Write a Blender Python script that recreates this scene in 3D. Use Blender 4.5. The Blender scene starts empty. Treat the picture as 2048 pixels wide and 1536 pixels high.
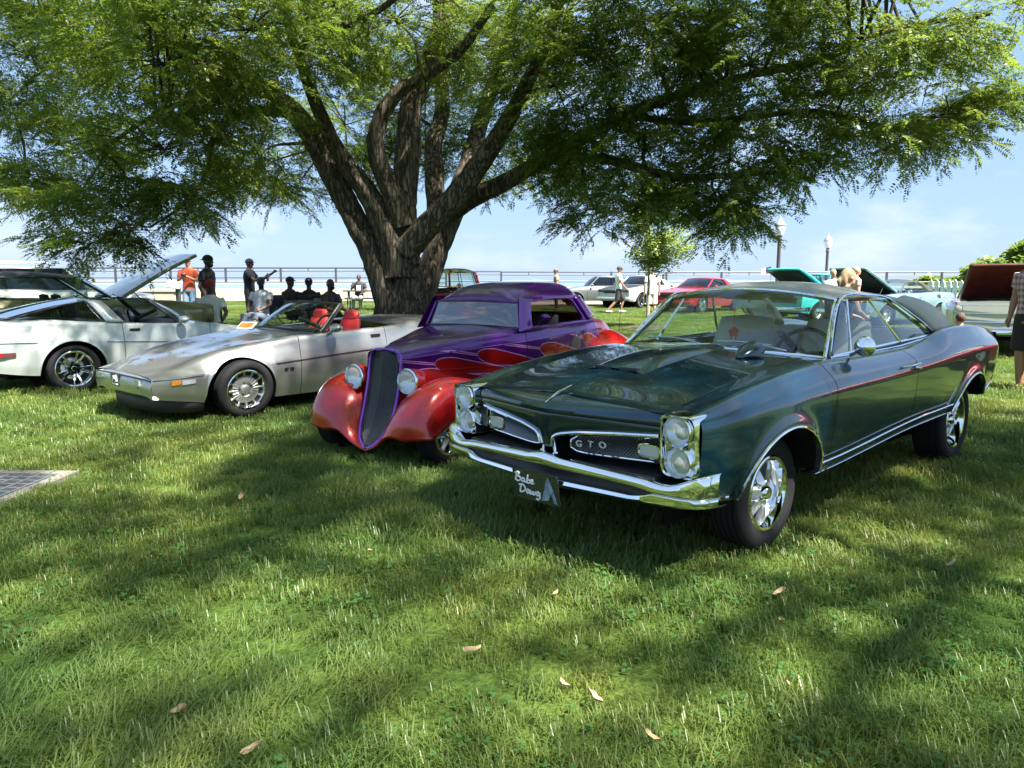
import bpy, bmesh, math, random
import numpy as np
from mathutils import Vector, Matrix
sc = bpy.context.scene
R = math.radians
random.seed(7); rng = np.random.default_rng(11)
PI = math.pi

# ---------------------------------------------------------------- camera
FPX, CAM_H, PITCH = 1538.0, 1.394, math.atan((768 - 561) / 1538.0)
cd = bpy.data.cameras.new('camera'); cam = bpy.data.objects.new('camera', cd); sc.collection.objects.link(cam)
cd.sensor_width = 36; cd.lens = 36 * FPX / 2048; cd.clip_start = .05; cd.clip_end = 20000
cam.location = (0, 0, CAM_H); cam.rotation_euler = (PI / 2 - PITCH, 0, 0)
sc.camera = cam
# ---------------------------------------------------------------- sky and sun
SUN_EL, SUN_AZ = 58.0, 132.0      # azimuth: degrees to the right of straight ahead (+Y)
w = bpy.data.worlds.new('World'); sc.world = w; w.use_nodes = True
nt = w.node_tree; nt.nodes.clear()
def N(tree, typ, **k):
    n = tree.nodes.new(typ)
    for a, v in k.items(): setattr(n, a, v)
    return n
wo = N(nt, 'ShaderNodeOutputWorld'); bg = N(nt, 'ShaderNodeBackground'); bg.inputs[1].default_value = .12
sky = N(nt, 'ShaderNodeTexSky', sky_type='NISHITA', sun_disc=False, sun_elevation=R(SUN_EL), sun_rotation=R(SUN_AZ),
        altitude=50, air_density=1.0, dust_density=.4, ozone_density=2.2)
tc = N(nt, 'ShaderNodeTexCoord'); mp = N(nt, 'ShaderNodeMapping'); mp.inputs['Scale'].default_value = (1, 1, 2.6)
no = N(nt, 'ShaderNodeTexNoise'); no.inputs['Scale'].default_value = 5.2; no.inputs['Detail'].default_value = 6; no.inputs['Roughness'].default_value = .55
cr = N(nt, 'ShaderNodeValToRGB'); cr.color_ramp.elements[0].position = .51; cr.color_ramp.elements[1].position = .70
cr.color_ramp.elements[1].color = (.75, .75, .75, 1)
mx = N(nt, 'ShaderNodeMixRGB'); mx.inputs[2].default_value = (1.65, 1.85, 2.15, 1)
L = nt.links.new
L(tc.outputs['Generated'], mp.inputs[0]); L(mp.outputs[0], no.inputs['Vector']); L(no.outputs[0], cr.inputs[0])
hz_ = N(nt, 'ShaderNodeMixRGB'); hz_.inputs[0].default_value = .86; hz_.inputs[2].default_value = (.61, .98, 1.66, 1); gm_ = N(nt, 'ShaderNodeGamma'); gm_.inputs[1].default_value = .8
L(sky.outputs[0], gm_.inputs[0]); L(gm_.outputs[0], hz_.inputs[1])
L(cr.outputs[0], mx.inputs[0]); L(hz_.outputs[0], mx.inputs[1]); L(mx.outputs[0], bg.inputs[0]); L(bg.outputs[0], wo.inputs[0])
sd = bpy.data.lights.new('sun', 'SUN'); sd.energy = 4.1; sd.angle = R(1.0); sd.color = (1, .95, .86)
sun = bpy.data.objects.new('sun', sd); sc.collection.objects.link(sun)
sdir = Vector((math.sin(R(SUN_AZ)) * math.cos(R(SUN_EL)), math.cos(R(SUN_AZ)) * math.cos(R(SUN_EL)), math.sin(R(SUN_EL))))
sun.rotation_euler = sdir.to_track_quat('Z', 'Y').to_euler(); sun.location = (0, 0, 30)
sc.view_settings.view_transform = 'Standard'; sc.view_settings.look = 'None'; sc.view_settings.gamma = 1
sc.view_settings.exposure = 2.3
sc.render.engine = 'CYCLES'
cy = sc.cycles; cy.use_denoising = True; cy.max_bounces = 8; cy.diffuse_bounces = 3; cy.glossy_bounces = 4
cy.transmission_bounces = 6; cy.transparent_max_bounces = 12; cy.sample_clamp_indirect = 6; cy.caustics_reflective = False; cy.caustics_refractive = False

# ---------------------------------------------------------------- pixel <-> place
def ray(px, py):
    u = (px - 1024) / FPX; v = (768 - py) / FPX; c, s = math.cos(PITCH), math.sin(PITCH)
    return Vector((u, c + v * s, -s + v * c))
def at(px, py, zc): return Vector((0, 0, CAM_H)) + ray(px, py) * zc
def sstep(a, b, x):
    t = np.clip((x - a) / (b - a), 0, 1); return t * t * (3 - 2 * t)
GZ = -.04
def ground_z(x, y):
    x = np.asarray(x, float); y = np.asarray(y, float)
    left = 1 - sstep(-6, -1, x)
    z = GZ + .11 * sstep(10.5, 15, y) * left + .009 * np.maximum(0, y - 14) + .004 * left * np.maximum(0, y - 16)
    return z + .012 * np.sin(x * .9 + 1) * np.cos(y * .7)
def gz(x, y): return float(ground_z(x, y))
def on_ground(px, py):
    r = ray(px, py); t = 3.
    for _ in range(60):
        p = Vector((0, 0, CAM_H)) + r * t; t += (p.z - gz(p.x, p.y)) / max(.05, -r.z) * .7
    return p

# ---------------------------------------------------------------- numeric helpers
def pchip(pts):
    pts = sorted(pts); X = np.array([p[0] for p in pts], float); Y = np.array([p[1] for p in pts], float)
    if len(X) == 1: return lambda q: np.full(np.shape(q), Y[0])
    hh = np.diff(X); d = np.diff(Y) / hh; m = np.zeros(len(X)); m[0], m[-1] = d[0], d[-1]
    for i in range(1, len(X) - 1):
        if d[i - 1] * d[i] > 0:
            w1, w2 = 2 * hh[i] + hh[i - 1], hh[i] + 2 * hh[i - 1]; m[i] = (w1 + w2) / (w1 / d[i - 1] + w2 / d[i])
    def f(q):
        q = np.clip(np.asarray(q, float), X[0], X[-1]); i = np.clip(np.searchsorted(X, q) - 1, 0, len(X) - 2)
        t = (q - X[i]) / hh[i]; a = hh[i]
        return (2*t**3-3*t**2+1)*Y[i] + (t**3-2*t**2+t)*a*m[i] + (-2*t**3+3*t**2)*Y[i+1] + (t**3-t**2)*a*m[i+1]
    return f
def crom(pts, n=6, closed=False):
    P = [np.array(p, float) for p in pts]; out = []; m = len(P)
    rngi = range(m if closed else m - 1)
    for i in rngi:
        g = (lambda j: P[j % m]) if closed else (lambda j: P[min(max(j, 0), m - 1)])
        a, b, c, d = g(i - 1), g(i), g(i + 1), g(i + 2)
        for k in range(n):
            t = k / n
            out.append(.5 * (2*b + (c-a)*t + (2*a-5*b+4*c-d)*t*t + (3*b-a-3*c+d)*t**3))
    if not closed: out.append(P[-1])
    return np.array(out)

# ---------------------------------------------------------------- materials
MATS = {}
def mat(name, base=(.5, .5, .5), rough=.5, metal=0., coat=0., bump=None, var=None, spec=.5, emit=None, coat_rough=.03, trans=0., sheen=0., flake=False):
    if name in MATS: return MATS[name]
    m = bpy.data.materials.new(name); m.use_nodes = True; t = m.node_tree; b = t.nodes['Principled BSDF']; l = t.links.new
    b.inputs['Base Color'].default_value = (*base, 1); b.inputs['Roughness'].default_value = rough; b.inputs['Metallic'].default_value = metal
    b.inputs['Coat Weight'].default_value = coat; b.inputs['Coat Roughness'].default_value = coat_rough; b.inputs['Specular IOR Level'].default_value = spec
    if trans: b.inputs['Transmission Weight'].default_value = trans
    if sheen: b.inputs['Sheen Weight'].default_value = sheen
    if emit: b.inputs['Emission Color'].default_value = (*emit[0], 1); b.inputs['Emission Strength'].default_value = emit[1]
    if bump or var or flake: tcx = N(t, 'ShaderNodeTexCoord')
    if bump:
        n = N(t, 'ShaderNodeTexNoise'); n.inputs['Scale'].default_value = bump[0]; n.inputs['Detail'].default_value = 5
        bp = N(t, 'ShaderNodeBump'); bp.inputs['Strength'].default_value = bump[1]; bp.inputs['Distance'].default_value = bump[2] if len(bump) > 2 else .01
        l(tcx.outputs['Object'], n.inputs['Vector']); l(n.outputs[0], bp.inputs['Height']); l(bp.outputs[0], b.inputs['Normal'])
    if var:   # (scale, colour2, lo, hi)
        n = N(t, 'ShaderNodeTexNoise'); n.inputs['Scale'].default_value = var[0]; n.inputs['Detail'].default_value = 6
        r = N(t, 'ShaderNodeValToRGB'); r.color_ramp.elements[0].position = var[2] if len(var) > 2 else .35; r.color_ramp.elements[1].position = var[3] if len(var) > 3 else .65
        r.color_ramp.elements[0].color = (*base, 1); r.color_ramp.elements[1].color = (*var[1], 1)
        l(tcx.outputs['Object'], n.inputs['Vector']); l(n.outputs[0], r.inputs[0]); l(r.outputs[0], b.inputs['Base Color'])
    MATS[name] = m; return m
def glassmat(name, tint=(.86, .92, .9), refl=1.0):
    if name in MATS: return MATS[name]
    m = bpy.data.materials.new(name); m.use_nodes = True; t = m.node_tree; t.nodes.clear(); l = t.links.new
    o = N(t, 'ShaderNodeOutputMaterial'); tr = N(t, 'ShaderNodeBsdfTransparent'); tr.inputs[0].default_value = (*tint, 1)
    gl = N(t, 'ShaderNodeBsdfGlossy'); gl.inputs['Roughness'].default_value = .01; fr = N(t, 'ShaderNodeLayerWeight'); pw = N(t, 'ShaderNodeMath', operation='POWER'); pw.inputs[1].default_value = 4.2; l(fr.outputs['Facing'], pw.inputs[0]); ma = N(t, 'ShaderNodeMath', operation='MULTIPLY_ADD'); ma.inputs[1].default_value = .93; ma.inputs[2].default_value = .06; l(pw.outputs[0], ma.inputs[0])
    mu = N(t, 'ShaderNodeMath', operation='MULTIPLY'); mu.use_clamp = True; mu.inputs[1].default_value = refl; mi = N(t, 'ShaderNodeMixShader')
    l(ma.outputs[0], mu.inputs[0]); l(mu.outputs[0], mi.inputs[0]); l(tr.outputs[0], mi.inputs[1]); l(gl.outputs[0], mi.inputs[2]); l(mi.outputs[0], o.inputs[0])
    MATS[name] = m; return m
def paint(name, base, metal=.35, rough=.3): return mat(name, base, rough, metal, 1.0, coat_rough=.02)
CHROME = mat('chrome', (.86, .87, .88), .045, 1)
DULLCH = mat('brushed_alloy', (.70, .71, .72), .4, 1)
BLACK = mat('black_trim', (.012, .012, .013), .45)
GAP = mat('panel_gap', (.004, .004, .004), .9)
DARK = mat('dark_underbody', (.01, .01, .01), .9, spec=.1)
RUBBER = mat('rubber', (.011, .011, .012), .8, bump=(60, .15, .004), spec=.3)
GLASS = glassmat('car_glass', (.80, .88, .84), 1.15)
DGLASS = glassmat('smoked_glass', (.16, .18, .18), 1.2)
LENS = glassmat('lamp_lens', (.93, .95, .96), 1.0)
SILVR = mat('reflector', (.93, .94, .95), .28, 1)
AMBER = mat('amber_lens', (.75, .25, .02), .15, coat=1)
REDL = mat('red_lens', (.35, .01, .02), .15, coat=1)
WHITE = mat('white_paint_flat', (.8, .8, .79), .5)

# ---------------------------------------------------------------- mesh builders
COL = sc.collection
def link(o, parent=None):
    COL.objects.link(o)
    if parent is not None: o.parent = parent
    return o
def tag(o, label=None, cat=None, group=None, kind=None):
    for k, v in (('label', label), ('category', cat), ('group', group), ('kind', kind)):
        if v: o[k] = v
    return o
def empty(name, loc=(0, 0, 0), rz=0., label=None, cat=None, group=None):
    o = bpy.data.objects.new(name, None); o.empty_display_size = .2; o.location = loc; o.rotation_euler = (0, 0, rz); link(o)
    return tag(o, label, cat, group)
class MB:
    """collects faces and links them as one mesh object"""
    def __init__(s): s.v = []; s.f = []; s.m = []; s.n = 0
    def add(s, V, F, mi=0):
        V = np.asarray(V, float).reshape(-1, 3); s.v.append(V)
        for f in F: s.f.append(tuple(int(i) + s.n for i in f)); s.m.append(mi)
        s.n += len(V); return s
    def grid(s, G, mi=0, close_u=False, close_v=False, flip=False):
        G = np.asarray(G, float); nu, nv = G.shape[:2]; F = []
        for i in range(nu if close_u else nu - 1):
            for j in range(nv if close_v else nv - 1):
                a, b, c, d = i*nv+j, ((i+1) % nu)*nv+j, ((i+1) % nu)*nv+(j+1) % nv, i*nv+(j+1) % nv
                F.append((a, d, c, b) if flip else (a, b, c, d))
        return s.add(G.reshape(-1, 3), F, mi)
    def box(s, c, d, mi=0, rot=None, taper=1.):
        x, y, z = d[0]/2, d[1]/2, d[2]/2
        V = np.array([(-x,-y,-z),(x,-y,-z),(x,y,-z),(-x,y,-z),(-x*taper,-y*taper,z),(x*taper,-y*taper,z),(x*taper,y*taper,z),(-x*taper,y*taper,z)])
        if rot is not None: V = V @ np.array(Matrix(rot).to_3x3() if not hasattr(rot, 'to_matrix') else rot.to_matrix()).T
        return s.add(V + np.array(c), [(0,3,2,1),(4,5,6,7),(0,1,5,4),(1,2,6,5),(2,3,7,6),(3,0,4,7)], mi)
    def tube(s, pts, r, n=8, mi=0, cap=True, flat=1.):
        P = np.asarray(pts, float); m = len(P); r = np.broadcast_to(np.asarray(r, float), (m,)); T = np.gradient(P, axis=0)
        T /= np.maximum(1e-9, np.linalg.norm(T, axis=1))[:, None]
        up = np.array([0, 0, 1.]) if abs(T[0] @ np.array([0, 0, 1.])) < .9 else np.array([1., 0, 0])
        a = np.cross(T[0], up); a /= np.linalg.norm(a); rings = []
        for i in range(m):
            a = a - T[i] * (a @ T[i]); nn = np.linalg.norm(a); a = a / nn if nn > 1e-6 else np.cross(T[i], [1, 0, 0]); b = np.cross(T[i], a)
            th = np.linspace(0, 2*PI, n, endpoint=False)
            rings.append(P[i] + r[i] * (np.cos(th)[:, None]*a*1. + np.sin(th)[:, None]*b*flat))
        base = s.n; s.grid(np.array(rings), mi, close_v=True)
        if cap: s.f += [tuple(base + i for i in range(n)), tuple(base + (m-1)*n + n-1-i for i in range(n))]; s.m += [mi, mi]
        return s
    def lathe(s, prof, n=32, axis='y', c=(0, 0, 0), mi=0, mis=None):
        """prof: list of (radius, offset along axis)"""
        th = np.linspace(0, 2*PI, n, endpoint=False); G = []
        for r, h in prof:
            ca, sa = r*np.cos(th), r*np.sin(th); hh = np.full(n, h)
            G.append(np.stack({'y': (ca, hh, sa), 'z': (ca, sa, hh), 'x': (hh, ca, sa)}[axis], 1))
        G = np.array(G) + np.array(c); base = s.n; s.grid(G, mi, close_v=True, flip=(axis == 'y'))
        if mis:
            k = len(s.m) - (len(prof)-1)*n
            for i, q in enumerate(mis): s.m[k+i*n:k+(i+1)*n] = [q]*n
        return s
    def prism(s, poly, axis_vec, mi=0, cap=True):
        """polygon of 3d points extruded along a vector"""
        P = np.asarray(poly, float); n = len(P); V = np.vstack([P, P + np.asarray(axis_vec, float)])
        F = [(i, (i+1) % n, n+(i+1) % n, n+i) for i in range(n)]
        if cap: F += [tuple(range(n-1, -1, -1)), tuple(range(n, 2*n))]
        return s.add(V, F, mi)
    def ball(s, c, r, nu=10, nv=14, mi=0):
        r = np.broadcast_to(np.asarray(r, float), (3,)); u = np.linspace(-PI/2, PI/2, nu); v = np.linspace(0, 2*PI, nv, endpoint=False)
        G = np.stack([np.cos(u)[:, None]*np.cos(v), np.cos(u)[:, None]*np.sin(v), np.repeat(np.sin(u)[:, None], nv, 1)], 2)*r + np.array(c)
        return s.grid(G, mi, close_v=True, flip=True)
    def build(s, name, mats, parent=None, smooth=True, angle=35, mods=None):
        me = bpy.data.meshes.new(name); V = np.vstack(s.v)
        me.from_pydata(V.tolist(), [], s.f); mats = mats if isinstance(mats, (list, tuple)) else [mats]
        for m in mats: me.materials.append(m)
        me.polygons.foreach_set('material_index', s.m)
        if smooth:
            me.polygons.foreach_set('use_smooth', [True]*len(s.f))
            me.set_sharp_from_angle(angle=R(angle))
        me.update(); o = bpy.data.objects.new(name, me); link(o, parent); return o
def weld(o, d=.0005):
    bm = bmesh.new(); bm.from_mesh(o.data); bmesh.ops.remove_doubles(bm, verts=bm.verts, dist=d); bm.to_mesh(o.data); bm.free(); return o
def coons(bot, top, nv=8, bulge=(0, 0, 0), left=None, right=None):
    """surface between two curves with the same number of points, bulging in the middle"""
    B, T = np.asarray(bot, float), np.asarray(top, float); n = len(B); t = np.linspace(0, 1, nv); G = []
    for k in t: G.append(B*(1-k) + T*k)
    G = np.array(G); u = np.linspace(0, 1, n); w_ = (4*t*(1-t))[:, None]*np.sqrt(np.maximum(0, 4*u*(1-u)))[None]
    return G + w_[..., None]*np.array(bulge)
def solid(o, th, off=-1):
    m = o.modifiers.new('thick', 'SOLIDIFY'); m.thickness = th; m.offset = off; return o
def text_mesh(txt, size, ext=.002):
    cu = bpy.data.curves.new('t', 'FONT'); cu.body = txt; cu.size = size; cu.extrude = ext; cu.align_x = 'CENTER'; cu.align_y = 'CENTER'; cu.space_character = 1.0
    o = bpy.data.objects.new('t', cu); COL.objects.link(o); dg = bpy.context.evaluated_depsgraph_get(); dg.update()
    me = bpy.data.meshes.new_from_object(o.evaluated_get(dg)); bpy.data.objects.remove(o); return me
def text_obj(name, txt, size, m, parent, M, ext=.002):
    me = text_mesh(txt, size, ext); me.transform(M); me.materials.clear(); me.materials.append(m); o = bpy.data.objects.new(name, me); link(o, parent); return o
# ================================================================ car kit (x forward from the front axle, y left, z up)
def spoke(mb, ang, r0, r1, w0, w1, y0, y1, th=.02, mi=0, ridge=.006):
    c, s_ = math.cos(ang), math.sin(ang); G = []
    for t in np.linspace(0, 1, 6):
        r = r0+(r1-r0)*t; w_ = (w0+(w1-w0)*t)/2; y = y0+(y1-y0)*t
        ring = [(-w_, y-th), (-w_, y-.004), (-w_*.55, y+ridge), (w_*.55, y+ridge), (w_, y-.004), (w_, y-th)]
        G.append([(r*c - a*s_, yy, r*s_ + a*c) for a, yy in ring])
    mb.grid(np.array(G), mi, close_v=True)
WHEEL_CACHE = {}
def wheel_meshes(rt, w_, rr, style):
    key = (rt, w_, rr, style)
    if key in WHEEL_CACHE: return WHEEL_CACHE[key]
    h = w_/2; prof = [(rr-.012, -h*.75), (rr+.004, -h*.84), (rr+.35*(rt-rr), -h), (rt-.03, -h*.97), (rt-.008, -h*.86), (rt, -h*.74)]
    for a in (-.5, -.17, .17, .5): prof += [(rt, h*(a-.07)), (rt-.009, h*(a-.05)), (rt-.009, h*(a+.05)), (rt, h*(a+.07))]
    prof += [(rt, h*.74), (rt-.008, h*.86), (rt-.03, h*.97), (rr+.55*(rt-rr), h*1.0), (rr+.35*(rt-rr), h*1.005), (rr+.3*(rt-rr), h*.985), (rr+.006, h*.9), (rr-.012, h*.8)]
    t = MB().lathe(prof, 48); to = t.build('tyre', RUBBER); tm = to.data; bpy.data.objects.remove(to)
    r = MB(); C_, D_, K_ = 0, 1, 2
    r.lathe([(rr-.002, h*.80), (rr+.006, h*.88), (rr-.004, h*.93), (rr-.018, h*.90), (rr-.026, h*.70), (rr-.034, h*.25), (rr-.05, -h*.3), (rr-.05, -h*.7)], 56)
    r.lathe([(rr-.05, -h*.25), (.05, -h*.2)], 40, mi=K_)
    r.lathe([(rr-.09, -h*.12), (rr-.1, -h*.08), (.07, -h*.08), (.07, -.03)], 32, mi=D_ if style in ('split', 'black') else K_)     # brake disc
    if style in ('torque', 'rod'):
        yo = h*.22 if style == 'torque' else h*.2
        for k in range(5):
            a = 2*PI*k/5+.3
            spoke(r, a, .045, rr-.03, .066, .040, yo+.035, yo-.02, .04, D_, .010)
            if style == 'rod': r.lathe([(.0, yo+.02), (.018, yo+.015), (.018, yo-.03)], 10, c=((rr*.52)*math.cos(a+.63), 0, (rr*.52)*math.sin(a+.63)), mi=C_)
        r.lathe([(.0, yo+.075), (.03, yo+.07), (.042, yo+.055), (.046, yo+.03), (.075, yo+.01), (.085, yo-.03)], 24, mi=C_)
        for k in range(5): a = 2*PI*k/5-.33; r.lathe([(0, yo+.045), (.010, yo+.045), (.013, yo+.02), (.013, yo)], 8, c=(.062*math.cos(a), 0, .062*math.sin(a)), mi=C_)
    elif style == 'turbine':
        r.lathe([(rr-.03, h*.55), (rr-.075, h*.42), (rr-.1, h*.44)], 40, mi=K_)
        r.lathe([(rr-.062, h*.44), (rr-.066, h*.62), (.078, h*.66), (.074, h*.58), (.055, h*.56)], 40, mi=D_)
        for k in range(12): spoke(r, 2*PI*k/12, rr-.07, rr-.02, .022, .022, h*.6, h*.66, .03, D_, .004)
        for k in range(24): a = 2*PI*k/24; spoke(r, a, .085, rr-.07, .012, .026, h*.66, h*.615, .012, D_, .003)
        r.lathe([(0, h*.72), (.03, h*.72), (.048, h*.66), (.055, h*.5)], 24, mi=D_)
        for k in range(5): a = 2*PI*k/5; r.lathe([(0, h*.63), (.009, h*.63), (.011, h*.5)], 8, c=(.066*math.cos(a), 0, .066*math.sin(a)), mi=K_)
    elif style in ('split', 'black'):
        M_ = 0 if style == 'split' else 2
        for k in range(5):
            for d in (-.16, .16):
                a = 2*PI*k/5+.3
                spoke(r, a+d*1.25, .07, rr-.02, .034, .03, h*.5, h*.72, .045, M_, .004)
        r.lathe([(0, h*.62), (.028, h*.62), (.034, h*.52), (.08, h*.52), (.092, h*.35), (.095, 0)], 30, mi=M_)
        for k in range(5): a = 2*PI*k/5; r.lathe([(0, h*.62), (.010, h*.62), (.012, h*.4)], 8, c=(.058*math.cos(a), 0, .058*math.sin(a)), mi=2)
    else:  # plain steel rally wheel with cap
        r.lathe([(rr-.03, h*.35), (rr*.62, h*.55), (rr*.5, h*.5), (.07, h*.55), (.06, h*.7), (0, h*.72)], 36, mi=D_)
        for k in range(10): a = 2*PI*k/10; r.lathe([(0, h*.545), (.017, h*.54), (.017, h*.4)], 10, c=(rr*.68*math.cos(a), 0, rr*.68*math.sin(a)), mi=K_)
    ro = r.build('rim', [CHROME, DULLCH, BLACK]); rm = ro.data; bpy.data.objects.remove(ro)
    hb = MB().lathe([(.02, -h*.9), (.12, -h*.85), (.13, -h*.3), (.09, -h*.1), (.02, -h*.1)], 24).build('wheel', DARK); hm = hb.data; bpy.data.objects.remove(hb)
    WHEEL_CACHE[key] = (hm, tm, rm); return WHEEL_CACHE[key]
def add_wheel(root, pos, rt, w_, rr, style, side, steer=0., parts=True, camber=0):
    hm, tm, rm = wheel_meshes(rt, w_, rr, style)
    o = bpy.data.objects.new('wheel', hm); link(o, root); o.location = pos; o.rotation_euler = (camber, random.uniform(0, 6), (0 if side > 0 else PI)+steer); o.rotation_mode = 'ZXY'
    o.rotation_euler = (0, random.uniform(0, 1.2), (0 if side > 0 else PI)+steer)
    link(bpy.data.objects.new('tyre', tm), o); link(bpy.data.objects.new('rim', rm), o); return o

def section_dense(rows, subs, sharp):
    """rows: [nx, nr, 2] -> dense rows with catmull-rom, sharp rows break the tangent"""
    nx, nr, _ = rows.shape; out = []; idx = []
    for j in range(nr-1):
        b, c = rows[:, j], rows[:, j+1]
        a = rows[:, j-1] if j > 0 and not sharp[j] else 2*b-c
        d = rows[:, j+2] if j+2 < nr and not sharp[j+1] else 2*c-b
        if j+2 >= nr: d = np.stack([-rows[:, j][:, 0], rows[:, j][:, 1]], 1)   # mirror at the centre line
        idx.append(len(out))
        for k in range(subs[j]):
            t = k/subs[j]; out.append(.5*(2*b + (c-a)*t + (2*a-5*b+4*c-d)*t*t + (3*b-a-3*c+d)*t**3))
    idx.append(len(out)); out.append(rows[:, -1]); return np.stack(out, 1), idx

def car_shell(root, S, paintm, hi=True, trunkm=None, extra_mats=(), hoodm=None, skip_top=False, attr=None):
    """lofted body: fenders, doors, hood, boot lid, with panel gaps and wheel openings"""
    f = {k: pchip(S[k]) for k in ('zb', 'w', 'zc', 'zs', 'ws', 'zi', 'wi', 'zm', 'zt')}
    x0, x1 = S['x0'], S['x1']; n = 100 if hi else 44; xs = list(np.linspace(x0, x1, n))
    grooves = [S['xd1'], S['xd2']] + ([S['xh']] if 'xh' in S else [])
    for xc, zc_, rx, rz in S['arches']:
        xs += [xc + rx*math.cos(t)*.9995 for t in np.linspace(0, PI, 33 if hi else 17)]
    xs = np.array(sorted(xs, reverse=True)); keep = [xs[0]]
    for x in xs[1:]:
        if keep[-1]-x > .004: keep.append(x)
    g = .0035 if hi else .006
    xs = [x for x in keep if all(abs(x-q) > g*2.2 for q in grooves)]
    for q in grooves: xs += [q-g, q, q+g]
    for q in (S['xcowl'], S['xdeck']): xs.append(q)
    xs = np.array(sorted(set(xs), reverse=True)); nx = len(xs)
    zb, W, zc, zs, ws, zi, wi, zm, zt = (f[k](xs) for k in ('zb', 'w', 'zc', 'zs', 'ws', 'zi', 'wi', 'zm', 'zt'))
    lo = S.get('tuck', .05)
    rows = np.stack([np.stack([W-lo-.09, zb], 1), np.stack([W-lo, zb+.004], 1), np.stack([W-lo*.35, zb+(zc-zb)*.33], 1), np.stack([W, zb+(zc-zb)*.74], 1),
                     np.stack([W-S.get('crin', .006), zc], 1), np.stack([ws+(W-ws)*S.get('shk', .42), zc+(zs-zc)*S.get('shz', .72)], 1), np.stack([ws, zs], 1), np.stack([wi, zi], 1), np.stack([wi*.5, zm], 1), np.stack([wi*0, zt], 1)], 1)
    k = 1 if hi else 0; subs = [1, 3+3*k, 3+3*k, 2+3*k, 2+2*k, 2+2*k, 2+2*k, 2+2*k, 2+2*k]
    H, idx = section_dense(rows, subs, [False, True, False, False, S.get('crease', True), False, S.get('sharp_sh', False), False, False, False])
    iS, iW = idx[6], idx[7]
    # groove rows at the hood gap
    a, b = H[:, :iW], H[:, iW+1:]; m = H[:, iW]; dirv = np.sign(1)
    ga, gm, gb = m.copy(), m.copy(), m.copy(); ga[:, 0] += g; gb[:, 0] -= g
    lid = (xs > S.get('xh', S['xcowl'])) | (xs < S['xdeck'])
    if not S.get('nogap'): gm[lid, 1] -= .012
    H = np.concatenate([a, ga[:, None], gm[:, None], gb[:, None], b], 1); iG = iW+2
    # wheel openings
    edges = []
    for xc, zc_, rx, rz in S['arches']:
        e = []
        for i, x in enumerate(xs):
            u = (x-xc)/rx
            if abs(u) >= 1: continue
            za = zc_ + rz*math.sqrt(1-u*u)
            if za <= H[i, 1, 1]: continue
            yy, zz = H[i, 1:iS+1, 0].copy(), H[i, 1:iS+1, 1].copy(); top = zz[-1]; za = min(za, top-.03)
            nz = za + (zz-zz[0])/(top-zz[0])*(top-za); H[i, 1:iS+1, 0] = np.interp(nz, zz, yy); H[i, 1:iS+1, 1] = nz
            fl = S.get('flare', 0.)
            if fl: H[i, 1:iS+1, 0] += fl*np.exp(-((nz-za)/S.get('flw', .05))**2)
            H[i, 0] = (H[i, 1, 0]-.035, za); e.append((x, H[i, 1, 0], za))
        edges.append(np.array(e))
    for q in grooves[:2]:
        i = int(np.argmin(abs(xs-q))); H[i, 1:iG, 0] -= .010
    if 'xh' in S: i = int(np.argmin(abs(xs-S['xh']))); H[i, iG:, 1] -= .012
    nr = H.shape[1]; G = np.zeros((nx, 2*nr-1, 3)); G[..., 0] = xs[:, None]
    G[:, :nr, 1:] = H; G[:, nr:, 1] = -H[:, :-1][:, ::-1, 0]; G[:, nr:, 2] = H[:, :-1][:, ::-1, 1]
    if 'warp' in S: G = S['warp'](G)
    parts = {}; NJ = 2*nr-1
    stripe = S.get('stripe')
    for i in range(nx-1):
        xm = (xs[i]+xs[i+1])/2
        gx = any(abs(xm-q) < g for q in grooves[:2]); gh = 'xh' in S and abs(xm-S['xh']) < g
        for j in range(NJ-1):
            jj = j if j < nr-1 else 2*nr-3-j
            side = 'L' if j < nr-1 else 'R'; mi = 0
            if jj >= iG:
                if xm > S.get('xh', S['xcowl']): nm = 'hood'
                elif xm > S['xcowl']: nm = 'body'
                elif xm < S['xdeck']: nm = 'trunk_lid'
                else: continue
                if gh: mi = 1
            else:
                nm = 'door'+side if S['xd2'] < xm < S['xd1'] and jj > 0 else 'body'
                if gx and jj > 0: mi = 1
                if jj in (iG-2, iG-1) and not S.get('nogap') and (xm > S.get('xh', S['xcowl']) or xm < S['xdeck']): mi = 1; nm = 'body'
                if stripe:
                    zmid = (H[i, jj, 1]+H[i, jj+1, 1])/2
                    if jj < iS and jj > 0 and stripe(xm, H[i, jj, 1], H[i, jj+1, 1]): mi = 2
            if 'nofill' in S and S['nofill'](xm, jj, iS, iG): continue
            parts.setdefault(nm, []).append(((i*NJ+j, i*NJ+j+1, (i+1)*NJ+j+1, (i+1)*NJ+j), mi))
    V = G.reshape(-1, 3); out = {}
    if S.get('capf'): parts['body'] += [((j, 2*nr-2-j, 2*nr-3-j, j+1), 0) for j in range(nr-1)]
    if S.get('capr'): b_ = (nx-1)*NJ; parts['body'] += [((b_+j, b_+j+1, b_+2*nr-3-j, b_+2*nr-2-j), 0) for j in range(nr-1)]
    for nm, fl in parts.items():
        ids = np.unique(np.array([f_ for f_, _ in fl]).ravel()); mp_ = {int(a): q for q, a in enumerate(ids)}
        mb = MB(); mb.add(V[ids], [tuple(mp_[a] for a in f_) for f_, _ in fl]); mb.m = [q for _, q in fl]
        pm = {'hood': hoodm or paintm, 'trunk_lid': trunkm or paintm}.get(nm, paintm)
        o = mb.build(nm.rstrip('LR') if nm.startswith('door') else nm, [pm, GAP, *extra_mats], root, angle=S.get('angle', 30)); out[nm] = o
        if attr: attr(o)
    # liners and floor
    lb = MB()
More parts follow.
